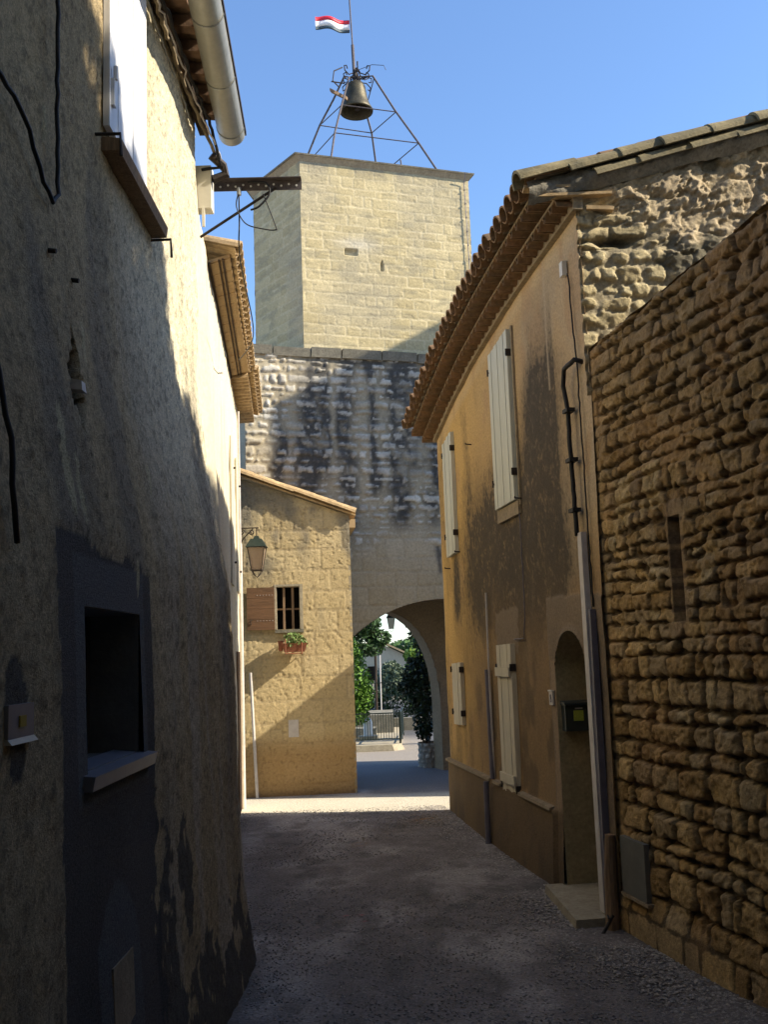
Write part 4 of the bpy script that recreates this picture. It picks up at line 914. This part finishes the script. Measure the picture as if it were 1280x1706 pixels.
# letter box in the niche
lb = thing('letterbox', 'dark metal letterbox with a yellow-green sticker inside the arched doorway', 'letterbox', RP(sY(8.7), 1.31, -.15))
bs0 = dS1-.105
q = MB(); q.box(RP(bs0, 1.31, -.23), RV(.10, 0, 0), RV(0, .215, 0), (0, 0, .21)); q.hexa([RP(bs0-.025, 1.525, -.24), RP(bs0-.025, 1.525, -.005), RP(bs0+.10, 1.525, -.005), RP(bs0+.10, 1.525, -.24), RP(bs0-.02, 1.545, -.24), RP(bs0-.02, 1.545, -.005), RP(bs0+.10, 1.56, -.005), RP(bs0+.10, 1.56, -.24)])
q.build('body', 'box_dark', lb)
MB().box(RP(bs0-.004, 1.395, -.17), RV(.004, 0, 0), RV(0, .085, 0), (0, 0, .085)).build('sticker', 'sticker', lb)
MB().box(RP(bs0-.003, 1.492, -.165), RV(.003, 0, 0), RV(0, .065, 0), (0, 0, .010)).build('name_strip', 'print_white', lb)

# eaves: two corbelled rows of tiles, then the roof tiles
OV1, OV2, OV3 = .18, .32, .44
g1 = MB(); k = 0; s = -.05
while s < RL+.02:
    z = float(ez(s)); dz = float(ez(s+.1)-ez(s))/.1
    for (o0, o1, zz) in ((-.02, OV1, z-.005), (OV1-.17, OV2, z+.085)):
        g1.arc(RP(s+.09, zz, o0), RV(0, 1, .0), RV(1, 0, dz), (0, 0, 1), .068, .074, o1-o0)
    s += .165
g1.build('corbel_tiles', 'tile', Rh)
g2 = MB(); N_ = 24
for k in range(N_):
    s0 = -.05+(RL+.08)*k/N_; s1 = -.05+(RL+.08)*(k+1)/N_; za, zb = float(ez(s0)), float(ez(s1))
    for (o1, d0, d1) in ((OV1-.006, .068, .088), (OV2-.006, .158, .178)):
        g2.hexa([RP(s0, za+d0, -.02), RP(s0, za+d0, o1), RP(s1, zb+d0, o1), RP(s1, zb+d0, -.02), RP(s0, za+d1, -.02), RP(s0, za+d1, o1), RP(s1, zb+d1, o1), RP(s1, zb+d1, -.02)])
    g2.hexa([RP(s0, za-.03, -.03), RP(s0, za-.03, .05), RP(s1, zb-.03, .05), RP(s1, zb-.03, -.03), RP(s0, za+.07, -.03), RP(s0, za+.07, .05), RP(s1, zb+.07, .05), RP(s1, zb+.07, -.03)])
g2.build('corbel_mortar', 'mortar', Rh)
pitch = .29; cpn = 1/math.sqrt(1+pitch*pitch)
def up_(s, dz): return (Vector(RV(0, -1, pitch)).normalized(), Vector((RV(1, 0, dz))).normalized())
def rlen(s): return max(.35, .50+(RL+.02-s)/.30)
rt = MB(); s = -.02; rg = random.Random(5)
while s < RL+.06:
    z = float(ez(s)); dz = float(ez(min(s+.1, RL))-ez(min(s, RL-.1)))/.1; a, sd_ = up_(s, dz); nr_ = sd_.cross(a).normalized()
    if nr_.z < 0: nr_ = -nr_
    base = Vector(RP(s, z+.155, OV3+rg.uniform(-.015, .015)))
    for q in range(4):
        Lq = min(.42 if q < 3 else 6.5, rlen(s)-q*.34)
        if Lq > .1: rt.arc(base+a*(q*.34)+nr_*(.012+rg.uniform(0, .008)), a, sd_, nr_, .092, .078, Lq, n=8)
    b2 = Vector(RP(s+.095, z+.235, OV3-.02)); rt.arc(b2, a, sd_, -nr_, .085, .08, min(1.6, rlen(s+.1)), n=6)
    s += .19
rt.build('roof_tiles', 'tile', Rh)
# roof deck
dk = MB()
for k in range(N_):
    s0 = -.05+(RL+.1)*k/N_; s1 = -.05+(RL+.1)*(k+1)/N_; za, zb = float(ez(s0))+.20, float(ez(s1))+.20; Lk = min(6.4, rlen(s1)-.05)
    dk.hexa([RP(s0, za, OV3-.10), RP(s1, zb, OV3-.10), RP(s1, zb+pitch*Lk, OV3-.1-Lk), RP(s0, za+pitch*Lk, OV3-.1-Lk), RP(s0, za+.02, OV3-.10), RP(s1, zb+.02, OV3-.10), RP(s1, zb+pitch*Lk+.02, OV3-.1-Lk), RP(s0, za+pitch*Lk+.02, OV3-.1-Lk)])
dk.build('roof_deck', 'mortar', Rh)
# verge tiles along the gable
vg = MB(); rg = random.Random(11)
gx = np.array([-Rn[0], -Rn[1]])
def GP(t, z, y=0): return (Ra[0]+gx[0]*t+Rd[0]*y, Ra[1]+gx[1]*t+Rd[1]*y, z)
def vz(t): return 5.575+pitch*(t+.47)
t = -.49; k = 0
av = Vector((gx[0], gx[1], pitch)).normalized(); sv = Vector((Rd[0], Rd[1], 0)); nv_ = Vector((-gx[0]*pitch, -gx[1]*pitch, 1)).normalized()
while t < 4.5:
    jj = Vector((rg.uniform(-.03, .03), rg.uniform(-.025, .02), rg.uniform(-.012, .018)))
    vg.arc(Vector(GP(t, vz(t)-.03, -.06))+jj, av+nv_*rg.uniform(.02, .06)+sv*rg.uniform(-.03, .03), sv, nv_, .112, .080, .50, n=9, thick=.024)
    jj = Vector((rg.uniform(-.02, .02), rg.uniform(-.015, .015), rg.uniform(-.01, .01)))
    if t > -.2: vg.arc(Vector(GP(t+.2, vz(t+.2)-.115, -.075))+jj, av+nv_*.03, sv, nv_, .09, .07, .50, n=7, thick=.018)
    t += .40
vg.build('verge_tiles', 'old_tile', Rh)
# mortar bedding under the verge tiles (rough)
def vpos(U, V):
    h = .06*(fbm(U*7, V*2, 451, 5)-.5)*2; z = 5.575+pitch*(U+.47)-.20+V*.19
    y = -.055-.05*np.sin(V*math.pi)-h*.8
    return np.stack([Ra[0]+gx[0]*U+Rd[0]*y, Ra[1]+gx[1]*U+Rd[1]*y, z+h*.3], -1)
grid('verge_bedding', lin(-.42, 4.4, .02), lin(0, 1, .08), vpos, lambda U, V: mixc((.30, .27, .21), (.12, .11, .09), fbm(U*6, V*3, 453, 4)), 'rubble', Rh)
q = MB(); q.box(GP(-.36, 5.455, -.09), Vector((gx[0], gx[1], .07)).normalized()*.62, (0, .09, 0), (0, 0, .022)); q.box(GP(-.45, 5.52, -.09), Vector((gx[0], gx[1], .06)).normalized()*.42, (0, .1, 0), (0, 0, .02))
q.box(GP(.05, 5.375, -.07), Vector((gx[0], gx[1], .0)).normalized()*.22, (0, .07, 0), (0, 0, .03)); q.build('flat_tile', 'ochre_tile', Rh)
# gable wall of rough rubble and slapped-on mortar
def gbst(U, V): return stones(U, V, 501, (.09, .19), (.13, .34), rr=.04, warp=.06, gap=.018, jag=.04)
def gbmix(U, V): return sst(.35, .75, (U-.25)/.9+1.2*(fbm(U*2.2, V*2.2, 503, 3)-.5)+.45*(V-4.9))
def gbpos(U, V):
    e, t, d = gbst(U, V); mx = gbmix(U, V)
    hs = .024*np.clip(1-e**4, 0, 1)*(.6+.8*d)+facet(t, .26)*np.clip(1-e**4, 0, 1)+.03*(fbm(U*12, V*12, 505, 3)-.5)
    q1 = fbm(U*4.2+.6*fbm(U*6, V*6, 510, 2), V*5.2, 509, 4); hm = .032*sst(.44, .50, q1)+.024*sst(.5, .55, fbm(U*8, V*9, 512, 5))+.045*(fbm(U*18, V*18, 511, 4)-.5)
    hole_ = .10*np.exp(-(((U-.28)/.16)**2+((V-5.2)/.06)**2))
    y = -(hs*(1-mx)+hm*mx)+hole_
    zt_ = 5.575+pitch*(U+.47)-.12
    Z = np.where(V > 5.0, 5.0+(V-5.0)*(zt_-5.0), V)
    return np.stack([Ra[0]+gx[0]*U+Rd[0]*y, Ra[1]+gx[1]*U+Rd[1]*y, Z], -1)
def gbcol(U, V):
    e, t, d = gbst(U, V); mx = gbmix(U, V)
    a = mixc(mixc((.42, .34, .19), (.55, .46, .27), t), (.28, .24, .17), sst(.6, 1, e)*.7)
    b_ = mixc((.50, .41, .27), (.38, .30, .20), fbm(U*4, V*4, 513, 4))
    c = mixc(a, b_, mx); c = mixc(c, (.07, .07, .05), sst(.60, .72, fbm(U*2.6, V*2.2, 515, 4))*.75)
    c = mixc(c, (.05, .045, .035), np.exp(-(((U-.30)/.2)**2+((V-5.22)/.09)**2))*.9)
    return c
grid('gable_wall', lin(-.02, 3.2, .012), np.concatenate([lin(3.9, 5.0, .012), lin(5.0, 6.0, .012)[1:]]), gbpos, gbcol, 'rubble', Rh)
MB().hexa([GP(.55, -.05, .08), GP(6.0, -.05, .08), GP(6.0, -.05, RL-1.85), GP(.55, -.05, RL-.2), GP(.55, 5.3, .08), GP(6.0, 6.9, .08), GP(6.0, 6.3, RL-1.85), GP(.55, 4.8, RL-.2)]).build('rear_wall', 'cream_render', Rh)
MB().hexa([GP(.01, -.05, RL-.03), GP(3.0, -.05, RL-.93), GP(3.0, -.05, RL-.9), GP(.0, -.05, RL), GP(.01, 4.75, RL-.03), GP(3.0, 5.3, RL-.93), GP(3.0, 5.3, RL-.9), GP(.0, 4.75, RL)]).build('end_wall', 'cream_render', Rh)

# ================================================================== RUBBLE WALL (near right)
Wa = np.array([1.60, 7.72]); Wb = np.array([2.02, 5.94]); Wd = (Wb-Wa)/np.hypot(*(Wb-Wa)); Wn = np.array([Wd[1], -Wd[0]]); 
if Wn[0] > 0: Wn = -Wn
Rw = thing('rubble_wall', 'high wall of rounded tan rubble stones in the right foreground', 'wall', (1.9, 6.2, 0))
def wtop(s): return 4.27+.045*s
def wst(U, V):
    e, t, d = stones(U, V, 601, (.09, .22), (.12, .38), rr=.034, warp=.045, gap=.010, jag=.022)
    f1 = facet(t, .24)
    e2, t2, d2 = stones(U, V, 621, (.065, .15), (.09, .32), rr=.024, warp=.07, gap=.007, jag=.026)
    mx = sst(1.9, 2.3, V+.4*(fbm(U, V, 603, 2)-.5))
    f2 = facet(t2, .26)
    return np.where(mx > .5, e2, e), np.where(mx > .5, t2, t), np.where(mx > .5, d2, d), mx, np.where(mx > .5, f2, f1)
sl0, sl1, sz0, sz1 = 1.15, 1.30, 2.14, 2.82
def wpos(U, V):
    e, t, d, mx, fc = wst(U, V)
    pil = np.clip(1-e**4, 0, 1)
    h = (.034-.008*mx)*pil*(.5+.9*d)+.8*fc*pil-.012-.018*sst(.9, 1, e)-.010*sst(.60, .68, fbm(U*7.5, V*9, 641, 4))*pil+.022*(fbm(U*7, V*7, 605, 6)-.5)*1.2+.020*(fbm(U*26, V*26, 607, 3)-.5)-.012*sst(.60, .72, fbm(U*20, V*20, 608, 3))
    h = h+.05*(fbm(U*.8, V*.8, 609, 2)-.5); h = h*sst(.08, .30, U)+.01*(1-sst(.08, .3, U))
    ms = sst(.0, .10, V-sz0+.12)*(1-sst(.0, .1, V-sz1-.06))*(1-sst(.06, .12, np.abs(U-(sl0+sl1)/2)-.03)); h = h*(1-ms)+.02*ms
    ins = (U > sl0) & (U < sl1) & (V > sz0) & (V < sz1); h = np.where(ins, -.20, h)
    base = sst(.30, .18, V)*sst(2.2, 1.2, U); h = h*(1-base)+.045*base
    mcv = np.exp(-(((U-.38)/.21)**6+((V-.47)/.22)**6)); h = h*(1-mcv)+.02*mcv
    topf = sst(.05, .0, wtop(U)-V); h = h-.03*topf
    return np.stack([Wa[0]+Wd[0]*U+Wn[0]*h, Wa[1]+Wd[1]*U+Wn[1]*h, V], -1)
def wcol(U, V):
    e, t, d, mx, fc = wst(U, V)
    c = mixc((.34, .215, .085), (.56, .385, .17), t)
    c = mixc(c, (.40, .30, .17), (np.modf(t*7.3)[0] > .74)*.7)
    c = mixc(c, (.50, .39, .22), (np.modf(t*11.7)[0] > .94)*.8)
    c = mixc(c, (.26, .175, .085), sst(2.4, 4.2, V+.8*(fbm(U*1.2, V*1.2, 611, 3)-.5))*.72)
    c = mixc(c, (.07, .05, .03), sst(.72, .98, e)*.85)
    c = mixc(c, (.44, .26, .12), sst(.55, .7, fbm(U*1.5, V*1.5, 613, 3))*.35)
    c = c*(.62+.76*fbm(U*12, V*12, 615, 4))[..., None]
    for (pu, pv, pw, ph) in ((.50, 3.02, .16, .19), (.95, 3.06, .14, .17), (.72, 3.04, .07, .17)):
        q = np.maximum(np.abs(U-pu-.25*(V-pv))/pw, np.abs(V-pv)/ph)+.25*(fbm(U*12, V*12, 617, 3)-.5); c = mixc(c, (.52, .39, .20) if pw > .1 else (.22, .16, .1), (q < .92)*.8)
    c = mixc(c, (.32, .21, .12), (np.exp(-((U-(sl0+sl1)/2)/.13)**2)*(V > sz0-.1)*(V < sz1+.15))*.5)
    return c
def wsnap(U, V): return U, np.where(V > 4.0, 4.0+(V-4.0)*(wtop(U)-4.0)/.4, V)
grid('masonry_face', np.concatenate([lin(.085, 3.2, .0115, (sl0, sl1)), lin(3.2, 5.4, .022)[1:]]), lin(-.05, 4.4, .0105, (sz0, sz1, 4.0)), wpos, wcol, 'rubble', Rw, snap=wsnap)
def WP(s, z, off=0): return (Wa[0]+Wd[0]*s+Wn[0]*off, Wa[1]+Wd[1]*s+Wn[1]*off, z)
def tpos2(U, V):
    h = .02*(fbm(U*6, V*6, 631, 4)-.5); z = wtop(U)+.03*np.sin(np.clip(V/.42, 0, 1)*math.pi)+h-.01*(V < .02)
    o = -.03-V+.03*(V < .01)+.02*(fbm(U*5, V*0, 633, 3)-.5)
    return np.stack([Wa[0]+Wd[0]*U+Wn[0]*o, Wa[1]+Wd[1]*U+Wn[1]*o, z], -1)
grid('wall_top', lin(.085, 5.4, .03), np.array([-.01, .0, .03, .08, .15, .22, .3, .38, .42]), tpos2, lambda U, V: mixc((.24, .175, .10), (.17, .13, .08), fbm(U*4, V*4, 635, 3)), 'rubble', Rw)
MB().hexa([WP(5.4, -.05, .03), WP(14, -.05, .03), WP(14, -.05, -.4), WP(5.4, -.05, -.4), WP(5.4, 4.42, .03), WP(14, 4.42, .03), WP(14, 4.42, -.4), WP(5.4, 4.42, -.4)]).hexa([WP(0.02, -.05, -.12), WP(4.2, -.05, -.12), WP(4.2, -.05, -.4), WP(0.02, -.05, -.4), WP(0.02, 4.2, -.12), WP(4.2, 4.4, -.12), WP(4.2, 4.4, -.4), WP(0.02, 4.2, -.4)]).build('wall_core', 'mortar', Rw)
mc = MB().hexa([WP(.20, .29, .01), WP(.56, .28, .01), WP(.56, .28, .052), WP(.20, .29, .052), WP(.20, .67, .01), WP(.56, .66, .01), WP(.56, .66, .05), WP(.20, .67, .05)]).build('meter_cover', 'meter_grey', Rw)
MB().hexa([WP(.19, .265, .01), WP(.59, .255, .01), WP(.59, .255, .062), WP(.19, .265, .062), WP(.19, .286, .01), WP(.59, .276, .01), WP(.59, .276, .062), WP(.19, .286, .062)]).build('rim', 'mortar', mc)
MB().tube([WP(.10, -.05, .10), WP(.09, .35, .09), WP(.10, .66, .08)], [.05, .045, .035], 9).build('wooden_post', 'old_wood', Rw)
MB().tube([WP(.16, .12, .12), WP(.18, .0, .22)], .012, 6).tube([WP(.11, .11, .14), WP(.22, .115, .18)], .008, 6).build('iron_stake', 'iron', Rw)

# ================================================================== blocks added out of frame, rooflines shaped to shade the alley
def block(name, label, pts, base, mat, xmax, loc):
    """pts: (y, z) profile of the eave on the plane x = base; body extends to xmax"""
    t = thing(name, label, 'house', loc); q = MB(); vs_ = []
    for x in (base, xmax):
        vs_ += [(x, pts[0][0], -.05)]+[(x, y, z) for (y, z) in pts]+[(x, pts[-1][0], -.05)]
    n = len(pts)+2; q.add(vs_, [list(range(n)), [n+k for k in range(n)][::-1]]+[[k, (k+1) % n, n+(k+1) % n, n+k] for k in range(n)])
    q.build('wall', mat, t)
    r = MB()
    for k in range(len(pts)-1):
        (y0, z0), (y1, z1) = pts[k], pts[k+1]
        r.hexa([(base-.0, y0, z0+.01), (base-.0, y1, z1+.01), (xmax, y1, z1+.01), (xmax, y0, z0+.01), (base, y0, z0+.05), (base, y1, z1+.05), (xmax, y1, z1+.05), (xmax, y0, z0+.05)])
    r.build('roof', 'tile', t)
    w = MB(); ym = (pts[0][0]+pts[-1][0])/2
    for zz in (1.6, 4.2): w.aabb(base-.03, base-.002, ym-.45, ym+.45, zz, zz+1.2)
    if pts[0][1] > 5: w.build('shutter', 'shutter', t)
    return t
block('garden_shade_block', 'unseen house block behind the rubble wall, roofline shaped to shade the left wall', [(-2, 13.0), (.5, 11.8), (3.57, 9.85), (4.6, 9.2), (5.3, 8.95), (5.9, 8.3)], 6.0, 'cream_render', 10, (6, 2, 0))  # unseen, added with its roofline fitted to the left wall's shadow edge
plantobj('plane_tree', 'unseen leafy tree behind the rubble wall, added to fray the shadow edge on the left wall', 'tree', (6.9, 2.4, 0),  # unseen leaf clumps added to break up that shadow edge
         [(6.6, y_, z_-.35, .6, .42, .42) for (y_, z_) in ((-.2, 12.9), (.6, 12.35), (1.3, 11.9), (2.0, 11.5), (2.7, 11.05), (3.4, 10.6), (4.1, 10.15), (4.8, 9.65), (5.5, 9.15), (6.0, 8.75))]+[(6.9, 2.5, 11.6, .7, .5, .4), (6.9, 4.6, 10.1, .5, .35, .3)],
         13000, .07, (.02, .05, .012), (.06, .12, .03), 31, [([(7.1, 2.4, 0), (7.0, 2.4, 6), (6.8, 2.5, 11.2)], [.3, .22, .06])])
block('lane_shade_block', 'unseen low block behind the far end of the ochre house, added to shade the annex', [(14.40, 4.38), (15.6, 4.38)], 3.0, 'stone', 6.5, (3, 15, 0))  # added out of view to cast the diagonal shadow on the annex
block('gate_shade_block', 'unseen tall block right of the gate, added to shade the gate wall and tower', [(14.65, 13.40), (15.38, 13.22), (16.28, 12.98), (17.3, 12.5)], 8.5, 'stone', 14, (8.5, 16, 0))  # added out of view, profile set by the shadow line on gate and tower
bh = thing('overhead_sky_block', 'unseen block added above and behind the viewer to cut the sky light', 'house', (0, -4, 0))  # added overhead, unseen, to darken the near alley by blocking sky
MB().aabb(-1.45, 5.8, -7, 1.9, 4.6, 11).aabb(-2.5, 6, -9.5, -7.2, -.05, 11).build('wall', 'cream_render', bh)
MB().aabb(-1.7, 6.0, -7.2, 2.1, 11.01, 11.1).build('roof', 'tile', bh)

# ================================================================== BEYOND THE ARCH
MB().hexa([(-6, 21.45, -.02), (.05, 21.75, -.02), (.28, 22.0, -.02), (-6, 21.9, -.02), (-6, 21.47, .13), (.0, 21.77, .13), (.2, 22.0, .13), (-6, 21.9, .13)]).build('kerb', 'stone')
tag(bpy.data.objects['kerb'], kind='structure')
o = MB().hexa([(-8, 21.9, -.02), (.2, 22.0, -.02), (.3, 27, -.02), (-8, 27, -.02), (-8, 21.9, .12), (.2, 22.0, .12), (.3, 27, .12), (-8, 27, .12)]).build('terrace', 'stone'); tag(o, kind='structure')
o = MB().hexa([(.9, 20.5, .002), (8, 20.5, .002), (8, 45, .002), (.4, 45, .002), (.9, 20.5, .006), (8, 20.5, .006), (8, 45, .006), (.4, 45, .006)]).build('road', 'asphalt'); tag(o, kind='structure')
def railing(name, label, A, B, z0, h, n, posts, group=None):
    t = thing(name, label, 'railing', (A[0], A[1], z0)); A = Vector((A[0], A[1], z0)); B = Vector((B[0], B[1], z0)); Z = Vector((0, 0, 1))
    q = MB(); q.bar(A+Z*h, B+Z*h, .025); q.bar(A+Z*.10, B+Z*.10, .02); q.build('rail', 'green_iron', t)
    q = MB()
    for k in range(1, n): p = A.lerp(B, k/n); q.tube([p+Z*.10, p+Z*h], .007, 5)
    q.build('bars', 'green_iron', t)
    for k in range(posts+1):
        p = A.lerp(B, k/posts); MB().bar(p, p+Z*(h+.03), .022).build('post', 'green_iron', t)
railing('iron_railing', 'low iron railing along the sunlit kerb beyond the arch', (-2.2, 21.95), (.17, 22.1), .12, .64, 42, 2)
railing('iron_railing', 'short iron railing running back from the corner of the kerb', (.19, 22.12), (.28, 24.2), .12, .64, 18, 2)
railing('iron_railing', 'taller dark green railing on the raised garden wall beyond the arch', (-1.0, 27.6), (.75, 27.6), .30, .95, 12, 4)
t = thing('garden_wall', 'low grey retaining wall under the green railing beyond the arch', 'wall', (-.2, 27.5, 0))
MB().aabb(-3, 1.2, 27.4, 27.75, 0, .32).build('body', 'grey_stone', t); MB().aabb(-3, .05, 25.2, 27.4, 0, .55).build('raised_bed', 'grey_stone', t)
t = thing('stone_bollard', 'white round-topped stone bollard behind the iron railing', 'bollard', (-.53, 23.4, .12))
MB().lathe((-.53, 23.4, .12), [(.10, 0), (.10, .36), (.085, .43), (.05, .475), (.001, .49)], 16).build('post', 'white', t, True)
MB().aabb(-.75, -.32, 23.2, 23.7, .12, .2).build('base', 'stone', t)
t = thing('stone_bench', 'grey stone block beside the white bollard', 'bench', (-.9, 23.6, .12))
MB().aabb(-1.3, -.35, 23.75, 24.3, .12, .34).build('seat', 'grey_stone', t)
plantobj('laurel_shrub', 'bright green upright shrub at the left edge of the archway', 'shrub', (-.95, 22.9, 0), [(-.85, 22.9, 1.0, .42, .4, .5), (-.8, 22.9, 1.4, .42, .4, .5), (-.88, 22.95, 1.9, .36, .35, .4), (-.7, 22.9, 1.15, .36, .3, .45), (-.72, 22.9, .75, .25, .3, .3), (-1.0, 23, 2.2, .3, .3, .3)], 5200, .045, (.035, .10, .012), (.16, .30, .04), 21,
         [([(-.85, 22.9, .1), (-.84, 22.9, 1.6)], [.04, .02])])
plantobj('plane_tree', 'dark leafed tree whose branches hang at the top left of the archway', 'tree', (-.9, 26.0, 0), [(-1.0, 26, 3.0, .8, .7, .6), (-.55, 26, 2.75, .4, .5, .35), (-.22, 26.1, 2.42, .30, .4, .20), (-.9, 26, 2.3, .6, .6, .4), (-.4, 26, 2.15, .3, .4, .2), (-.95, 26, 3.4, .5, .5, .5)], 4200, .07, (.018, .045, .012), (.05, .10, .03), 22,
         [([(-1.3, 26.2, 0), (-1.25, 26.2, 1.6), (-1.0, 26.1, 2.6)], [.12, .1, .06]), ([(-1.1, 26.1, 2.2), (-.5, 26, 2.6), (-.1, 26.1, 2.5)], [.05, .03, .015])])
plantobj('ivy_bush', 'large dark bush growing above the stone planter at the right of the archway', 'bush', (.7, 18.9, .4), [(.60, 18.9, .9, .22, .3, .5), (.62, 19, 1.3, .30, .3, .4), (.55, 19.1, 1.6, .33, .35, .3), (.78, 19, 1.95, .3, .3, .35), (.33, 19.2, 1.38, .2, .25, .16), (.45, 19.2, 1.85, .12, .2, .1), (.62, 19, .7, .13, .25, .3)], 3000, .05, (.008, .016, .006), (.025, .045, .015), 23,
         [([(.65, 18.9, .3), (.66, 18.95, 1.5)], [.05, .02])])
plantobj('oak_tree', 'dark tree crown at the upper right of the archway', 'tree', (1.6, 23, 0), [(1.1, 23, 2.75, .5, .5, .4), (.85, 23, 2.35, .42, .4, .3), (1.25, 23, 2.0, .5, .5, .4), (1.2, 23, 3.2, .6, .5, .4), (1.3, 23, 1.4, .45, .5, .5)], 5200, .05, (.012, .03, .008), (.05, .09, .02), 24,
         [([(1.7, 23.1, 0), (1.6, 23.1, 2.0)], [.12, .08])])
plantobj('lime_tree', 'yellow-green sunlit tree in the distance through the archway', 'tree', (1.5, 38, 0), [(1.3, 38, 1.7, .55, .8, .45), (1.0, 38, 1.5, .4, .7, .4), (1.7, 38, 1.9, .5, .7, .45), (.9, 38, 1.9, .35, .5, .25)], 3800, .10, (.10, .17, .02), (.24, .32, .05), 25,
         [([(1.3, 38, 0), (1.3, 38, 2)], [.15, .1])])
plantobj('olive_shrub', 'grey-green rounded shrub before the pale far house', 'shrub', (.1, 33, 0), [(.1, 33, 1.2, .55, .5, .5), (-.1, 33, 1.0, .4, .4, .45), (.35, 33, .95, .4, .4, .4), (.05, 33, 1.55, .3, .3, .25)], 3400, .06, (.06, .09, .05), (.17, .21, .13), 26)
plantobj('privet_hedge', 'low dark hedge under the far house, behind the green railing', 'hedge', (.3, 29.6, 0), [(.2, 29.6, .6, .7, .3, .5), (.9, 29.6, .8, .6, .3, .6), (-.6, 29.8, .5, .6, .3, .5), (.75, 29.4, 1.25, .3, .3, .3)], 3200, .06, (.01, .025, .008), (.04, .075, .02), 28)
plantobj('pine_tree', 'dark green tree line behind the far house', 'tree', (2, 60, 0), [(1.2, 60, 2.2, 1.2, 1.5, .65), (2.4, 60, 2.4, 1.2, 1.5, .8), (-4, 60, 2.4, 2.5, 1.5, 1.0), (.2, 60, 2.0, 1, 1, .45)], 3500, .2, (.025, .06, .02), (.08, .15, .04), 27,
         [([(2, 60, 0), (2, 60, 3)], [.25, .15])])
t = thing('utility_pole', 'thin dark pole standing before the far house', 'pole', (-.42, 29, 0))
MB().tube([(-.40, 29, 0), (-.38, 29, 2.6)], .035).build('shaft', 'dark_wood', t)
MB().tube([(-.38, 29, 2.6), (-.38, 29, 3.3)], .02).build('upper_shaft', 'dark_wood', t)
t = thing('garden_post', 'pale slim post beside the dark pole', 'post', (-.27, 29, 0)); MB().tube([(-.27, 29, 0), (-.26, 29, 2.0)], .02).build('shaft', 'pvc_white', t)
t = thing('pale_house', 'low cream gabled house far beyond the arch', 'house', (-.6, 45, 0))
MB().add([(-4.5, 45, 0), (1.1, 45, 0), (1.1, 45, 1.75), (-.5, 45, 2.55), (-4.5, 45, 1.2), (-4.5, 50, 0), (1.1, 50, 0), (1.1, 50, 1.75), (-.5, 50, 2.55), (-4.5, 50, 1.2)], [[0, 1, 2, 3, 4], [9, 8, 7, 6, 5], [0, 5, 6, 1], [1, 6, 7, 2], [4, 9, 5, 0]]).build('wall', 'house_pink', t)
MB().hexa([(-.5, 44.8, 2.6), (1.3, 44.8, 1.72), (1.3, 50, 1.72), (-.5, 50, 2.6), (-.5, 44.8, 2.68), (1.3, 44.8, 1.80), (1.3, 50, 1.80), (-.5, 50, 2.68)]).hexa([(-4.7, 44.8, 1.2), (-.5, 44.8, 2.6), (-.5, 50, 2.6), (-4.7, 50, 1.2), (-4.7, 44.8, 1.28), (-.5, 44.8, 2.68), (-.5, 50, 2.68), (-4.7, 50, 1.28)]).build('roof', 'ochre_tile', t)
MB().aabb(-.95, -.55, 44.93, 44.99, .9, 1.5).build('window', 'void', t)
# planter of stones
t = thing('stone_planter', 'low round planter of pale stones at the foot of the right jamb of the arch', 'planter', (.72, 18.6, 0))
def ppos(U, V):
    e, tt, d = stones(U, V, 701, (.07, .12), (.08, .16), rr=.03, warp=.02, gap=.02, jag=.02); r = .29+.02*np.sqrt(np.clip(1-e*e, 0, 1))
    a = U/.3; return np.stack([.76+r*np.cos(a), 18.62+r*np.sin(a), V], -1)
def pcol(U, V):
    e, tt, d = stones(U, V, 701, (.07, .12), (.08, .16), rr=.03, warp=.02, gap=.02, jag=.02); return mixc(mixc((.34, .31, .26), (.46, .42, .36), tt), (.20, .18, .15), sst(.6, .9, e))
grid('wall', lin(0, 2*math.pi*.3, .02), lin(-.02, .42, .02), ppos, pcol, 'masonry', t)
MB().lathe((.76, 18.62, .38), [(.28, 0), (.001, .02)], 20).build('soil', 'bark', t)
lantern('hanging_lantern', 'small black lantern hanging at the crown of the archway', (.06, 18.75, 2.56), .55, [[(.06, 18.75, 2.75), (.06, 18.75, 2.95)], [(.06, 18.75, 2.95), (-.05, 18.2, 2.98)]])
